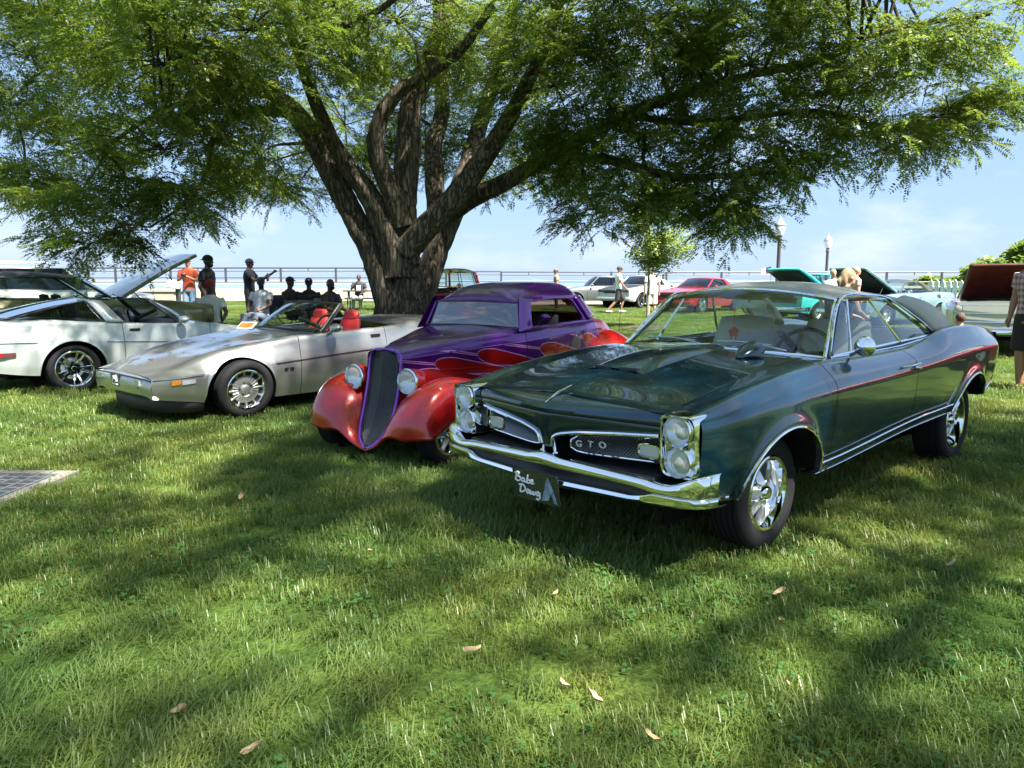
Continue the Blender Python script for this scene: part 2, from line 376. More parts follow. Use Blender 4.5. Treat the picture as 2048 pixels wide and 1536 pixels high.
    for (xc, zc_, rx, rz), e in zip(S['arches'], edges):
        if len(e) < 3: continue
        for sgn in (1, -1):
            A = np.stack([e[:, 0], sgn*(e[:, 1]-.03), e[:, 2]], 1); B = np.stack([e[:, 0], np.full(len(e), sgn*.46), e[:, 2]], 1)
            lb.grid(np.array([A, B])); Cc = B.copy(); Cc[:, 2] = GZ+.16; lb.grid(np.array([B, Cc]))
    a0, a1 = S['arches'][0], S['arches'][1]; wm = float(f['w']((a0[0]+a1[0])/2))
    zbm = float(f['zb']((a0[0]+a1[0])/2))
    lb.box(((a0[0]-a0[2]+a1[0]+a1[2])/2, 0, zbm+.02), (abs(a0[0]-a0[2]-a1[0]-a1[2])-.02, 2*(wm-lo-.08), .04))
    lb.box(((x0+x1)/2, 0, zbm+.03), (abs(x0-x1)*.86, .8, .05))
    out['under'] = lb.build('underbody', DARK, root, smooth=False)
    out['edges'] = edges; out['f'] = f; out['xs'] = xs; return out

def para(a, b, mid, n=13):
    a, b = np.array(a, float), np.array(b, float); u = np.linspace(0, 1, n)[:, None]
    return a*(1-u)+b*u + 4*u*(1-u)*np.array(mid, float)
def mir(p): return (p[0], -p[1], p[2])
def greenhouse(root, g, roofm, glass=None, hi=True, pil=None, chrome=True, sides=True, roof=True, back=True, frame=.012):
    """A0/A1 windscreen base/top, C1/C0 rear end of the side glass, D1/D0 rear glass top/base (left side points)"""
    glass = glass or GLASS; pil = pil or roofm; out = {}
    A0, A1, C1, C0, D1, D0 = (np.array(g[k], float) for k in ('A0', 'A1', 'C1', 'C0', 'D1', 'D0'))
    bw, tw = g.get('bw', (.14, 0, .02)), g.get('tw', (.06, 0, .04)); n = 17
    bot, top = para(A0, mir(A0), bw, n), para(A1, mir(A1), tw, n)
    wsg = MB().grid(coons(bot, top, 9, g.get('wbulge', (.03, 0, .03)))).build('windscreen', glass, root)
    out['windscreen'] = wsg
    fr = MB(); lp_ = [*bot, *[mir(A0*(1-t)+A1*t) for t in np.linspace(.1, .9, 7)], *top[::-1], *[A1*(1-t)+A0*t for t in np.linspace(.1, .9, 7)], bot[0]]
    fr.tube(np.array(lp_), frame, 6)
    fo = fr.build('frame', CHROME if chrome else pil, wsg)
    for q in (1, -1):
        P0, P1 = A0+np.array([-.035, .008, 0]), A1+np.array([-.03, .004, 0]); pts = np.array([P0*(1-t)+P1*t for t in np.linspace(0, 1, 7)]); pts[:, 1] *= q
        MB().tube(pts, g.get('apr', .03), 8, flat=.7).build('windscreen_pillar', g.get('apm', pil), root)
    if roof:
        side = crom([A1, g.get('R1', (A1*.5+C1*.5)+np.array([0, .02, .015])), C1, D1], 8); m = 21; G = []
        cf = pchip(g.get('crp', [(0, g.get('cr0', tw[2])), (.5, g.get('cr', .08)), (1, g.get('cr1', .06))])); cx = pchip([(0, tw[0]), (.4, 0.), (1, g.get('rx1', -.08))])
        nn = len(side)
        for i, P in enumerate(side):
            v = i/(nn-1); row = []
            for u in np.linspace(1, -1, m):
                k = 1-abs(u)**g.get('rpw', 2.6); row.append((P[0]+float(cx(v))*(1-u*u), P[1]*u, P[2]+float(cf(v))*k))
            G.append(row)
        ro = MB().grid(np.array(G)).build('roof', roofm, root); solid(ro, .022, -1); out['roof'] = ro
        for q in (1, -1):
            cl = np.array([C1*(1-t)+C0*t for t in np.linspace(0, 1, 9)]); dl = np.array([D1*(1-t)+D0*t for t in np.linspace(0, 1, 9)])
            if 'sail' in g: dl += np.array(g['sail'])*(4*np.linspace(0, 1, 9)*(1-np.linspace(0, 1, 9)))[:, None]
            if 'sailc' in g: cl += np.array(g['sailc'])*(4*np.linspace(0, 1, 9)*(1-np.linspace(0, 1, 9)))[:, None]
            G = np.array([cl*(1-t)+dl*t+np.array([0, .025*4*t*(1-t), 0]) for t in np.linspace(0, 1, 7)]); G[..., 1] *= q
            so = MB().grid(G, flip=q < 0).build('roof_pillar', pil, root); solid(so, .03, -1)
    if back:
        b2, t2 = para(D0, mir(D0), g.get('rbw', (-.10, 0, .02)), n), para(D1, mir(D1), (g.get('rx1', -.08), 0, g.get('cr1', .06)), n)
        rg = MB().grid(coons(t2, b2, 7, g.get('rbulge', (-.03, 0, .03)))).build('rear_window', glass, root); out['rear'] = rg
        f2 = MB(); f2.tube(b2, frame, 6); f2.build('frame', CHROME if chrome else pil, rg)
    if sides:
        for q in (1, -1):
            segs = g.get('split', [0, 1]); 
            bl = np.array([A0*(1-t)+C0*t for t in np.linspace(0, 1, 41)]); tl = np.array([A1*(1-t)+C1*t for t in np.linspace(0, 1, 41)])
            for s0, s1 in zip(segs[:-1], segs[1:]):
                i0, i1 = int(s0*40), int(s1*40)
                G = coons(bl[i0:i1+1], tl[i0:i1+1], 6, (0, .02, 0)); G[..., 1] *= q
                so = MB().grid(G).build('side_window', glass, root)
                f3 = MB(); f3.tube(np.vstack([G[0], G[1:, -1], G[-1][::-1][1:]]), frame*.85, 6)
                f3.build('frame', CHROME if chrome else BLACK, so)
    return out
def tub(root, S, col, x0, x1, zf=.38, w_=None, ztop=None):
    """dark floor, side cards and dash inside the cabin"""
    b = MB(); w_ = w_ or .72; zt = ztop or .86
    b.box(((x0+x1)/2, 0, zf), (x0-x1, 2*w_, .03)); b.box((x0, 0, (zf+zt)/2), (.03, 2*w_, zt-zf)); b.box((x1, 0, (zf+zt)/2), (.03, 2*w_, zt-zf))
    for q in (1, -1): b.box(((x0+x1)/2, q*w_, (zf+zt)/2), (x0-x1-.04, .02, zt-zf-.03))
    return b.build('interior', col, root, smooth=False)
def seat(root, c, m, w_=.5, h=.55, lean=.22, head=False, bl=.13):
    b = MB(); x, y, z = c
    G = []
    for t in np.linspace(0, 1, 7):
        xx = x-.05-lean*t*h; zz = z+h*t; wv = w_/2*(1-.18*t**3); th = bl*(1-.35*t)
        ring = [(xx+th*.5*math.cos(a)*1.0, y+wv*math.copysign(abs(math.sin(a))**.5, math.sin(a)), zz + (0 if t < 1 else .0)) for a in np.linspace(0, 2*PI, 18, endpoint=False)]
        G.append(ring)
    G.insert(0, [(G[0][0][0]-bl*.5, y, z)]*18); G.append([(x-.05-lean*h-.0, y, z+h+.02)]*18)
    b.grid(np.array(G), close_v=True)
    b.ball((x+.18, y, z+.02), (.3, w_/2, .09))
    o = b.build('seat', m, root, angle=60)
    if head: MB().ball((x-.05-lean*h-.02, y, z+h+.09), (.06, w_*.28, .09)).build('headrest', m, o)
    return o
def steering_wheel(root, c, r=.19, tilt=.45, m=None):
    b = MB(); th = np.linspace(0, 2*PI, 29); ct, st = math.cos(tilt), math.sin(tilt)
    def P(a, rr, d=0): y, u = rr*math.cos(a), rr*math.sin(a); return (c[0] - u*st + d*ct, c[1]+y, c[2] + u*ct + d*st)
    b.tube([P(a, r) for a in th], .013, 7, cap=False)
    for a in (.2, PI-.2, -PI/2): b.tube([P(a, r), P(a, .03, .03)], .010, 6)
    b.ball(P(0, 0, .03), .04, 6, 8); b.tube([P(0, 0, .02), P(0, 0, .35)], .025, 8)
    return b.build('steering_wheel', m or BLACK, root)
def lamp(root, c, r, axis='x', tilt=None, ring=CHROME, name='headlight'):
    """round lamp facing +x: ring, bowl and domed lens"""
    b = MB(); n = 28
    b.lathe([(r*1.0, -.02), (r*1.12, .0), (r*1.13, .012), (r*1.04, .02), (r*.99, .006)], n, 'x')
    b.lathe([(r*.99, .004), (r*.8, -r*.25), (r*.45, -r*.5), (.012, -r*.55)], n, 'x', mi=1)
    b.ball((-r*.3, 0, 0), (.02, .012, .012), 6, 8, mi=1)
    o = b.build(name, [ring, SILVR], root); 
    l = MB().lathe([(r*.99, .006), (r*.85, .018), (r*.5, .032), (.001, .038)], n, 'x').build('lens', LENSF, o)
    o.location = c
    if tilt: o.rotation_euler = tilt
    return o
def lensmat():
    m = glassmat('fluted_lens', (.9, .93, .94), 1.1).copy(); m.name = 'fluted_lens_b'; t = m.node_tree
    tcn = N(t, 'ShaderNodeTexCoord'); wv = N(t, 'ShaderNodeTexWave', bands_direction='Y'); wv.inputs['Scale'].default_value = 45
    bp = N(t, 'ShaderNodeBump'); bp.inputs['Strength'].default_value = .35; bp.inputs['Distance'].default_value = .01
    t.links.new(tcn.outputs['Object'], wv.inputs[0]); t.links.new(wv.outputs[0], bp.inputs['Height'])
    for n_ in t.nodes:
        if n_.type == 'BSDF_GLOSSY': t.links.new(bp.outputs[0], n_.inputs['Normal']); n_.inputs['Roughness'].default_value = .05
    out = [n_ for n_ in t.nodes if n_.type == 'OUTPUT_MATERIAL'][0]; src = out.inputs[0].links[0].from_socket; df = N(t, 'ShaderNodeBsdfDiffuse'); df.inputs[0].default_value = (.82, .84, .85, 1); m2 = N(t, 'ShaderNodeMixShader'); m2.inputs[0].default_value = .24
    t.links.new(src, m2.inputs[1]); t.links.new(df.outputs[0], m2.inputs[2]); t.links.new(m2.outputs[0], out.inputs[0])
    return m
LENSF = lensmat()
def car_root(name, org, ang, label, group=None, z=0.):
    """ang: world angle of the car's forward axis"""
    return empty(name, (org[0], org[1], z), ang, label, 'car', group)
def fwd(th): return math.atan2(-math.cos(R(th)), -math.sin(R(th)))   # nose towards the camera, th degrees off the view axis
def strip(root, name, pts, r, m=CHROME, n=6, flat=1.): return MB().tube(pts, r, n, flat=flat).build(name, m, root)
# ================================================================ dark teal muscle coupe
def script_strokes():
    """hand-lettered 'Babe / Dawg' strokes in plate units (x right, y up)"""
    S = []
    def s(*p): S.append(p)
    # Babe
    s((.02,.62),(.10,.97),(.07,.80),(.03,.60)); s((.03,.92),(.13,1.0),(.18,.92),(.10,.82),(.2,.78),(.2,.65),(.1,.58),(.03,.63))
    s((.34,.74),(.28,.76),(.25,.67),(.29,.60),(.35,.68),(.36,.76),(.35,.64),(.40,.60),(.44,.66))
    s((.44,.66),(.50,.95),(.47,.8),(.45,.62),(.51,.59),(.56,.67),(.52,.75),(.47,.70))
    s((.56,.66),(.63,.68),(.67,.75),(.62,.78),(.58,.68),(.62,.60),(.70,.64))
    # Dawg
    s((.16,.12),(.22,.44),(.18,.25),(.16,.10)); s((.14,.42),(.28,.46),(.36,.32),(.30,.16),(.16,.10))
    s((.50,.26),(.44,.29),(.40,.20),(.44,.12),(.51,.20),(.52,.28),(.50,.16),(.55,.12))
    s((.55,.28),(.56,.14),(.61,.14),(.64,.26),(.64,.14),(.69,.13),(.73,.28))
    s((.86,.24),(.80,.29),(.76,.20),(.80,.12),(.87,.20),(.88,.28),(.87,.05),(.80,-.06),(.74,-.02))
    return S
def build_gto():
    root = car_root('muscle_coupe', (.8245, 4.5625), fwd(46.2), 'dark teal muscle coupe with grey vinyl roof and stacked chrome headlights')
    P = paint('teal_metallic', (.002, .025, .046), .5, .22)
    S = dict(x0=.775, x1=-3.95, xcowl=-.80, xh=-.66, xdeck=-3.02, xd1=-.47, xd2=-1.71, crease=False, crin=.004, tuck=.055, flare=.022, flw=.06,
        arches=[(.06, .27, .43, .385), (-2.93, .29, .44, .395)],
        zb=[(.76, .35), (.3, .335), (-.3, .32), (-1.5, .375), (-2, .40), (-3, .43), (-3.6, .50), (-3.95, .56)],
        w=[(.775, .856), (.65, .885), (.4, .915), (0, .928), (-1, .925), (-1.6, .925), (-2.3, .945), (-3, .94), (-3.6, .905), (-3.95, .83)],
        zc=[(.76, .745), (.3, .785), (-.45, .815), (-1.2, .83), (-1.8, .85), (-2.4, .885), (-2.95, .90), (-3.5, .885), (-3.95, .83)],
        zs=[(.76, .785), (.26, .872), (-.27, .925), (-.6, .94), (-1.06, .935), (-1.8, .942), (-2.1, .965), (-2.5, 1.035), (-2.9, 1.047), (-3.35, 1.027), (-3.95, .955)],
        ws=[(.76, .79), (0, .80), (-.6, .795), (-1, .785), (-1.8, .785), (-2.4, .80), (-3, .815), (-3.95, .76)],
        wi=[(.76, .648), (-.5, .665), (-.8, .735), (-2.4, .735), (-2.8, .66), (-3.95, .64)],
        zi=[(.76, .772), (.26, .862), (-.2, .915), (-.55, .942), (-.8, .935), (-1.06, .932), (-1.8, .94), (-2.2, .96), (-2.6, 1.0), (-3, .995), (-3.95, .935)],
        zm=[(.76, .79), (.42, .862), (0, .917), (-.5, .955), (-.8, .965), (-2.6, 1.01), (-3.95, .945)],
        zt=[(.76, .805), (.42, .882), (0, .936), (-.5, .968), (-.8, .972), (-2.6, 1.02), (-3.95, .95)])
    B = car_shell(root, S, P)
    # --- nose: hood lip, header panel with two grille openings
    ys = np.array(sorted(set([round(v, 4) for v in np.linspace(-.648, .648, 45)] + [q*v for q in (1, -1) for v in (.02, .032, .038, .044, .052, .062, .075, .09, .11, .13)] + [0])))[::-1]
    ay = abs(ys); xe = .925-.155*(ay/.648)**1.25; ze = .752-.012*(ay/.648)**2
    hz = np.interp(ay, [0, .324, .648], [.805, .79, .772])
    zbot = np.interp(ay, [0, .03, .036, .042, .052, .075, .11, .2, .4, .648], [.535, .535, .54, .575, .597, .612, .622, .638, .655, .668])
    G = []
    for t in (0, .25, .5, .75, .93): G.append(np.stack([.757*(1-t)+xe*t, ys, hz*(1-t)+ze*t + .012*math.sin(PI*t)], 1))
    G.append(np.stack([xe+.004, ys, ze-.010], 1)); G.append(np.stack([xe+.001, ys, ze-.026], 1))
    hl = MB().grid(np.array(G)).build('hood_lip', P, B['hood'], angle=50)
    G = [np.stack([xe-.010, ys, ze-.030], 1)]
    for t in (0, .1, .5, .9, 1): z = (ze-.034)*(1-t)+zbot*t; G.append(np.stack([xe-.002-.16*(ze-z)+.006*math.sin(PI*t), ys, z], 1))
    lx = xe-.002-.16*(ze-zbot); G.append(np.stack([lx-.012, ys, zbot-.003], 1)); G.append(np.stack([lx-.11, ys, zbot-.01], 1))
    nose = MB().grid(np.array(G)).build('nose_panel', P, root, angle=40)
    gap = MB().tube(np.stack([xe-.006, ys, ze-.029], 1), .0045, 6).build('hood_gap', GAP, nose)
    # --- grilles
    for q in (1, -1):
        gr = MB(); gr.grid(np.array([[(.66, q*.03, .67), (.66, q*.03, .45)], [(.60, q*.66, .67), (.60, q*.66, .45)]]))
        gr.grid(np.array([[(.86, q*.034, .60), (.86, q*.034, .46)], [(.68, q*.034, .60), (.68, q*.034, .46)]]))
        gr.grid(np.array([[(.86, q*.03, .478), (.66, q*.03, .50)], [(.78, q*.64, .478), (.60, q*.64, .50)]]))
        go = gr.build('grille', mat('grille_black', (.01, .01, .011), .35), root, smooth=False)
        m = (q*ys > .033) & (q*ys < .642); yy, zz, xx = ys[m], zbot[m], lx[m]
        top = np.stack([xx+.004, yy, zz-.004], 1)
        strip(go, 'grille_surround', top, .011, CHROME, 8, 1.)
        inn = np.array([(float(np.interp(.038, ay[::-1] if ay[0] > ay[-1] else ay, lx)), 0, 0)]); x_in = .872
        strip(go, 'grille_surround', [(x_in+.01, q*.036, .585), (x_in, q*.036, .54), (x_in-.004, q*.040, .512), (x_in-.006, q*.06, .503)], .009, CHROME, 8)
        def gx(y): return .845-.12*(abs(y)/.648)**1.25-.02
        fy = np.linspace(.10, .635, 14); ft = np.interp(fy, [.1, .13, .2, .4, .635], [.575, .598, .612, .63, .64]); fb = np.interp(fy, [.1, .12, .2, .635], [.535, .519, .513, .52])
        loop = [(gx(a), q*a, b) for a, b in zip(fy, fb)] + [(gx(a), q*a, b) for a, b in zip(fy[::-1], ft[::-1])]
        loop.append(loop[0]); fro = strip(go, 'grille_frame', loop, .0055, CHROME, 6)
        msh = MB()
        for k in range(-14, 44):
            for sl in (1, -1):
                pts = []
                for t in np.linspace(0, 1, 14):
                    a = .08 + k*.0185 + (t-.5)*.13*sl; b = .51+.13*t
                    if .1 < a < .635 and np.interp(a, fy, fb) < b < np.interp(a, fy, ft): pts.append((gx(a)-.004, q*a, b))
                if len(pts) > 1: msh.tube([pts[0], pts[-1]], .0024, 4)
        msh.build('grille_mesh', mat('grille_wire', (.35, .36, .37), .3, 1), go, smooth=False)
        lp = MB(); c = (gx(.545)+.016, q*.545, .573)
        out = [(c[0], c[1]+.062*math.copysign(abs(math.cos(a))**.45, math.cos(a)), c[2]+.031*math.copysign(abs(math.sin(a))**.45, math.sin(a))) for a in np.linspace(0, 2*PI, 25)]
        lp.tube(out, .006, 6); lo = lp.build('fog_lamp', CHROME, go)
        MB().add([(c[0]-.004, y_, z_) for _, y_, z_ in out[:-1]], [tuple(range(24))]).build('lens', mat('fog_lens', (.75, .78, .8), .1, .3, 1), lo)
    M = Matrix.Translation((.862, .205, .575)) @ Matrix.Rotation(R(-10.5), 4, 'Z') @ Matrix(((0, 0, 1, 0), (1, 0, 0, 0), (0, 1, 0, 0), (0, 0, 0, 1)))
    for k, ch in enumerate('GTO'):
        M = Matrix.Translation((.858-.013*k, .195+.066*k, .573+.004*k)) @ Matrix.Rotation(R(-10), 4, 'Z') @ Matrix(((0, 0, 1, 0), (1, 0, 0, 0), (0, 1, 0, 0), (0, 0, 0, 1)))
        text_obj('letter', ch, .046, mat('white_enamel', (.8, .8, .78), .25, .2), root, M @ Matrix.Diagonal((1.5, 1, 1, 1)), .003)
    # --- stacked headlights
    for q in (1, -1):
        def rr(cy_, cz, hw, hh, x, n=32, pw=.32): return [(x, q*cy_+hw*math.copysign(abs(math.cos(a))**pw, math.cos(a)), cz+hh*math.copysign(abs(math.sin(a))**pw, math.sin(a))) for a in np.linspace(0, 2*PI, n, endpoint=False)]
        b = MB(); cz = .635
        G = np.array([rr(.752, cz, .10, .155, .58), rr(.750, cz, .098, .152, .79), rr(.750, cz, .094, .148, .812), rr(.750, cz, .088, .141, .806), rr(.750, cz, .085, .138, .775)])
        k = np.clip((G[..., 2]-cz)/.15, -1, 1); G[1:4, :, 0] += .018*k[1:4]**3
        b.grid(G, close_v=True, flip=q < 0); b.add([tuple(p) for p in rr(.750, cz, .086, .139, .778)], [tuple(range(32))])
        ho = b.build('headlight_housing', CHROME, root, angle=40)
        for zc_, dx in ((.708, .008), (.560, -.004)):
            lamp(root, (.795+dx, q*.750, zc_), .068)
    # --- front bumper
    yy = np.array(sorted(list(np.linspace(-.93, .93, 63)) + [-.925, -.915, .915, .925])); ab = abs(yy)
    bx = np.interp(ab, [0, .06, .3, .6, .74, .82, .875, .905, .92, .93], [.945, .938, .915, .888, .875, .86, .835, .80, .765, .735])
    zt_ = np.interp(ab, [0, .05, .1, .5, .62, .68, .74, .80, .9, .93], [.512, .510, .498, .478, .472, .462, .46, .482, .524, .530])
    zu = np.interp(ab, [0, .1, .55, .62, .66], [.448, .44, .428, .422, .415]); zl = np.interp(ab, [0, .55, .62, .66], [.388, .388, .40, .415])
    zb_ = np.interp(ab, [0, .5, .8, .93], [.338, .345, .358, .372])
    def rw(dx, z): return np.stack([bx+dx, yy, z], 1)
    bm_ = MB(); up = np.array([rw(-.07, zt_-.004), rw(-.016, zt_), rw(0, zt_-.008), rw(.006, (zt_+zu)/2), rw(.002, zu+.005), rw(-.014, zu), rw(-.06, zu-.002)])
    lw = np.array([rw(-.06, zl+.002), rw(-.010, zl), rw(.004, zl-.006), rw(.008, (zl+zb_)/2), rw(-.004, zb_+.01), rw(-.02, zb_), rw(-.08, zb_+.002)])
    bm_.grid(up, flip=True); bm_.grid(lw, flip=True)
    bo = bm_.build('front_bumper', CHROME, root, angle=50)
    MB().grid(np.array([rw(-.05, zu+.01), rw(-.055, zl-.01)]), flip=True).build('bumper_slot', BLACK, bo)
    MB().box((.70, 0, .43), (.3, 1.3, .10)).build('front_valance', BLACK, root)
    # number plate
    pl = MB(); pts = [(0, s*.165, z) for s, z in ()]; c = np.array([.955, -.02, .325]); 
    def pp(u, v, d=0): return (c[0]+d-.02*(.5-v), c[1]-.165+.33*u, c[2]-.082+.165*v)
    cor = [(.04, 0), (.96, 0), (1, .06), (1, .94), (.96, 1), (.04, 1), (0, .94), (0, .06)]
    pl.prism([pp(*u) for u in cor], (-.006, 0, 0)); plo = pl.build('number_plate', mat('plate_black', (.012, .014, .02), .25, coat=1), root, smooth=False)
    tx = MB()
    for st in script_strokes():
        pts = crom([pp(.06+.62*a, .13+.80*b_*.93, .004) for a, b_ in st], 5); tx.tube(pts, .0048, 5)
    tx.build('lettering', mat('plate_white', (.85, .85, .83), .4), plo)
    fg = MB(); fg.add([pp(*u, .002) for u in ((.62, .08), (.70, .45), (.74, .75), (.80, .92), (.86, .7), (.93, .35), (.97, .08), (.90, .1), (.84, .4), (.78, .15))], [tuple(range(10))]); fg.build('airbrush_figure', mat('airbrush_blue', (.10, .17, .24), .4, var=(25, (.35, .42, .5))), plo, smooth=False)
    # --- chrome along the body
    for e in B['edges']:
        for q in (1, -1):
            strip(root, 'arch_moulding', np.stack([e[:, 0], q*(e[:, 1]+.002), e[:, 2]], 1), .0075, CHROME, 6)
    f = B['f']
    xs = np.linspace(-.36, -2.48, 24)
    for q in (1, -1):
        strip(root, 'sill_moulding', [(x, q*(float(f['w'](x))-.018), float(f['zb'](x))+.075) for x in xs], .006)
        strip(root, 'sill_moulding', [(x, q*(float(f['w'](x))-.050), float(f['zb'](x))+.008) for x in xs], .003)
        strip(root, 'fender_moulding', [(x, q*(float(f['w'](x))-.040), float(f['zb'](x))+.028) for x in (.70, .62, .54)], .007)
        strip(root, 'rear_moulding', [(x, q*(float(f['w'](x))-.045), float(f['zb'](x))+.02) for x in np.linspace(-3.33, -3.85, 8)], .006)
        # door handle with button
        h = MB(); h.tube(crom([(-1.45, q*.925, .846), (-1.47, q*.955, .850), (-1.58, q*.962, .856), (-1.64, q*.955, .858), (-1.66, q*.928, .858)], 5), .011, 8, flat=.7); h.lathe([(0, .03), (.014, .03), (.016, .0)], 12, 'y' , c=(-1.665, q*.93 if q > 0 else -.96, .825)); 
        h.build('door_handle', CHROME, B['doorL' if q > 0 else 'doorR'])
        text_obj('engine_badge', '6.5', .035, CHROME, root, Matrix.Translation((-.40, q*.912, .36)) @ (Matrix(((-1, 0, 0, 0), (0, 0, 1, 0), (0, 1, 0, 0), (0, 0, 0, 1))) if q > 0 else Matrix(((1, 0, 0, 0), (0, 0, -1, 0), (0, 1, 0, 0), (0, 0, 0, 1)))), .003)
    # --- cabin
    VIN = mat('vinyl_roof', (.36, .36, .325), .62, bump=(260, .35, .003)); BEIGE = mat('beige_vinyl', (.50, .48, .40), .55, bump=(120, .1, .002))
    g = dict(A0=(-.71, .735, .940), A1=(-1.10, .612, 1.272), C1=(-1.93, .60, 1.262), C0=(-2.58, .715, .985), D1=(-2.34, .572, 1.257), D0=(-3.05, .70, 1.0), R1=(-1.5, .625, 1.298),
             bw=(.10, 0, .022), tw=(.06, 0, .062), cr0=.062, cr=.095, cr1=.055, rx1=-.05, wbulge=(.03, 0, .02), sailc=(-.05, .0, .025), sail=(-.05, .015, .045), split=[0, .2, .67, 1], apr=.026, apm=P)
    gh = greenhouse(root, g, VIN, pil=VIN, back=False)
    for q in (1, -1):
        strip(root, 'drip_rail', [(a, q*b, c) for a, b, c in crom([(-.74, .752, .945), (-1.10, .640, 1.275), (-1.5, .652, 1.297), (-1.93, .628, 1.266), (-2.3, .685, 1.13), (-2.62, .742, .985)], 6)], .008)
        strip(root, 'belt_moulding', [(a, q*b, c) for a, b, c in crom([(-.74, .765, .944), (-1.2, .762, .942), (-1.8, .762, .949), (-2.2, .765, .972), (-2.6, .768, 1.01)], 5)], .006)
    # recessed rear glass and parcel shelf
    rg = MB().grid(coons(para((-2.25, .50, 1.28), (-2.25, -.50, 1.28), (-.02, 0, .05)), para((-2.72, .58, 1.0), (-2.72, -.58, 1.0), (-.06, 0, .02)), 7)).build('rear_window', GLASS, root)
    MB().box((-2.80, 0, .985), (.5, 1.3, .02)).build('parcel_shelf', BLACK, root)
    tub(root, S, BEIGE, -.84, -2.75, .42, .735, .90)
    for y in (.36, -.36): seat(root, (-1.55, y, .55), BEIGE, .54, .56, .28, bl=.16)
    rs = MB(); rs.box((-2.42, 0, .78), (.14, 1.34, .46), rot=Matrix.Rotation(R(-14), 4, 'Y')); rs.build('rear_seat', BEIGE, root)
    d = MB(); d.grid(coons([(-.80, y, .952) for y in np.linspace(.72, -.72, 9)], [(-1.02, y, .925) for y in np.linspace(.72, -.72, 9)], 5, (0, 0, .02))); d.box((-1.02, 0, .84), (.04, 1.44, .17)); d.build('dashboard', mat('dash_black', (.015, .016, .016), .5), root)
    steering_wheel(root, (-1.16, .38, .90), .195, .5)
    mi = MB(); mi.box((-1.14, -.0, 1.232), (.02, .24, .06)); mi.tube([(-1.13, 0, 1.25), (-1.08, 0, 1.31)], .006); mi.build('rear_view_mirror', mat('mirror_back', (.25, .33, .35), .15, .6), root)
    # door mirror, aerial, wipers, tachometer, scoop
    for q in (1,):
        m_ = MB(); m_.tube([(-.93, q*.795, .945), (-.90, q*.865, .985)], .010); m_.lathe([(0, .035), (.03, .03), (.055, .01), (.062, -.015), (.058, -.02)], 24, 'x', c=(-.90, q*.885, 1.005)); mo = m_.build('door_mirror', CHROME, root)
    strip(root, 'aerial', [(-.60, -.72, .93), (-.62, -.72, 1.15), (-.64, -.72, 1.42)], .0018, BLACK)
    for y0, y1 in ((.52, .10), (-.02, -.46)):
        wb = MB(); wb.tube([(-.665, y0, .972), (-.70, (y0*.4+y1*.6), 1.005), (-.722, y1, 1.005)], .005); wb.tube([(-.700, y0*.6+y1*.4+.05, .998), (-.735, y1-.10, 1.0)], .005); wb.build('wiper', DULLCH, root)
    tch = MB(); tch.grid(np.array([[(-.30-.19*t+ .0, .40+.075*math.cos(a)*math.sin(min(1, t*1.15)*PI/2)**.7, .945+.03*t+.062*max(0, math.sin(a))*math.sin(min(1, t*1.15)*PI/2)**.8) for a in np.linspace(-.3, PI+.3, 15)] for t in np.linspace(0, 1, 9)])); to = tch.build('hood_tachometer', P, B['hood'])
    MB().add([(-.488, .40+.07*math.cos(a), .976+.058*math.sin(a)) for a in np.linspace(-.2, PI+.2, 16)], [tuple(range(16))]).build('dial', mat('dial_glass', (.02, .03, .03), .08, coat=1), to)
    sp = MB(); G = []
    for t in np.linspace(0, 1, 11):
        x = .34-.95*t; h = .045*math.sin(min(1, .12+t*2.2)*PI/2)*(1-.55*t**2); base = float(f['zt'](x))
        G.append([(x, .20*u*(1-.25*t), base-.012*abs(u)**2+h*(1-abs(u)**4)+.001) for u in np.linspace(1, -1, 17)])
    so = MB().grid(np.array(G)).build('hood_scoop', P, B['hood'], angle=50)
    for q in (1, -1): MB().box((.318, q*.09, float(f['zt'](.33))+.006), (.03, .12, .016)).build('scoop_opening', BLACK, so)
    strip(B['hood'], 'hood_emblem', [(.905, 0, .768), (.80, 0, .812), (.70, 0, .84)], [.003, .008, .003], CHROME, 6)
    # tail
    tl = MB(); yy = np.linspace(-.80, .80, 21); G = []
    for z, dx in ((.95, 0), (.90, -.03), (.80, -.045), (.68, -.03), (.58, 0)): G.append([(-3.95+dx-.05*(1-(y/.8)**2), y, z) for y in yy])
    to = MB().grid(np.array(G)).build('tail_panel', P, root)
    rb = MB(); pl_ = crom([(-3.93, .80, .60), (-3.98, .5, .60), (-4.0, 0, .60), (-3.98, -.5, .60), (-3.93, -.80, .60)], 6)
    rb.grid(np.array([pl_+np.array([0, 0, -.07]), pl_*np.array([1.004, 1.006, 1])+np.array([0, 0, -.03]), pl_*np.array([1.004, 1.006, 1])+np.array([0, 0, .04]), pl_+np.array([0, 0, .065])])); rb.build('rear_bumper', CHROME, root)
    for q in (1, -1):
        for k in range(4): MB().box((-3.985, q*.56, .70+.05*k), (.03, .36, .03)).build('tail_lamp', REDL, root)
    # wheels
    for q in (1, -1):
        add_wheel(root, (0, q*.700, .268), .308, .205, .203, 'torque', q)
        add_wheel(root, (-2.97, q*.705, .293), .333, .24, .222, 'torque', q)
    # hanging ornament
    ho = MB(); c = at(1468, 664, 5.0)
    pts = [(c.x+.036*math.cos(a)*1.0, c.y, c.z+.036*math.sin(a)) for a in np.linspace(PI/2, PI/2+2*PI, 6)[:-1]]
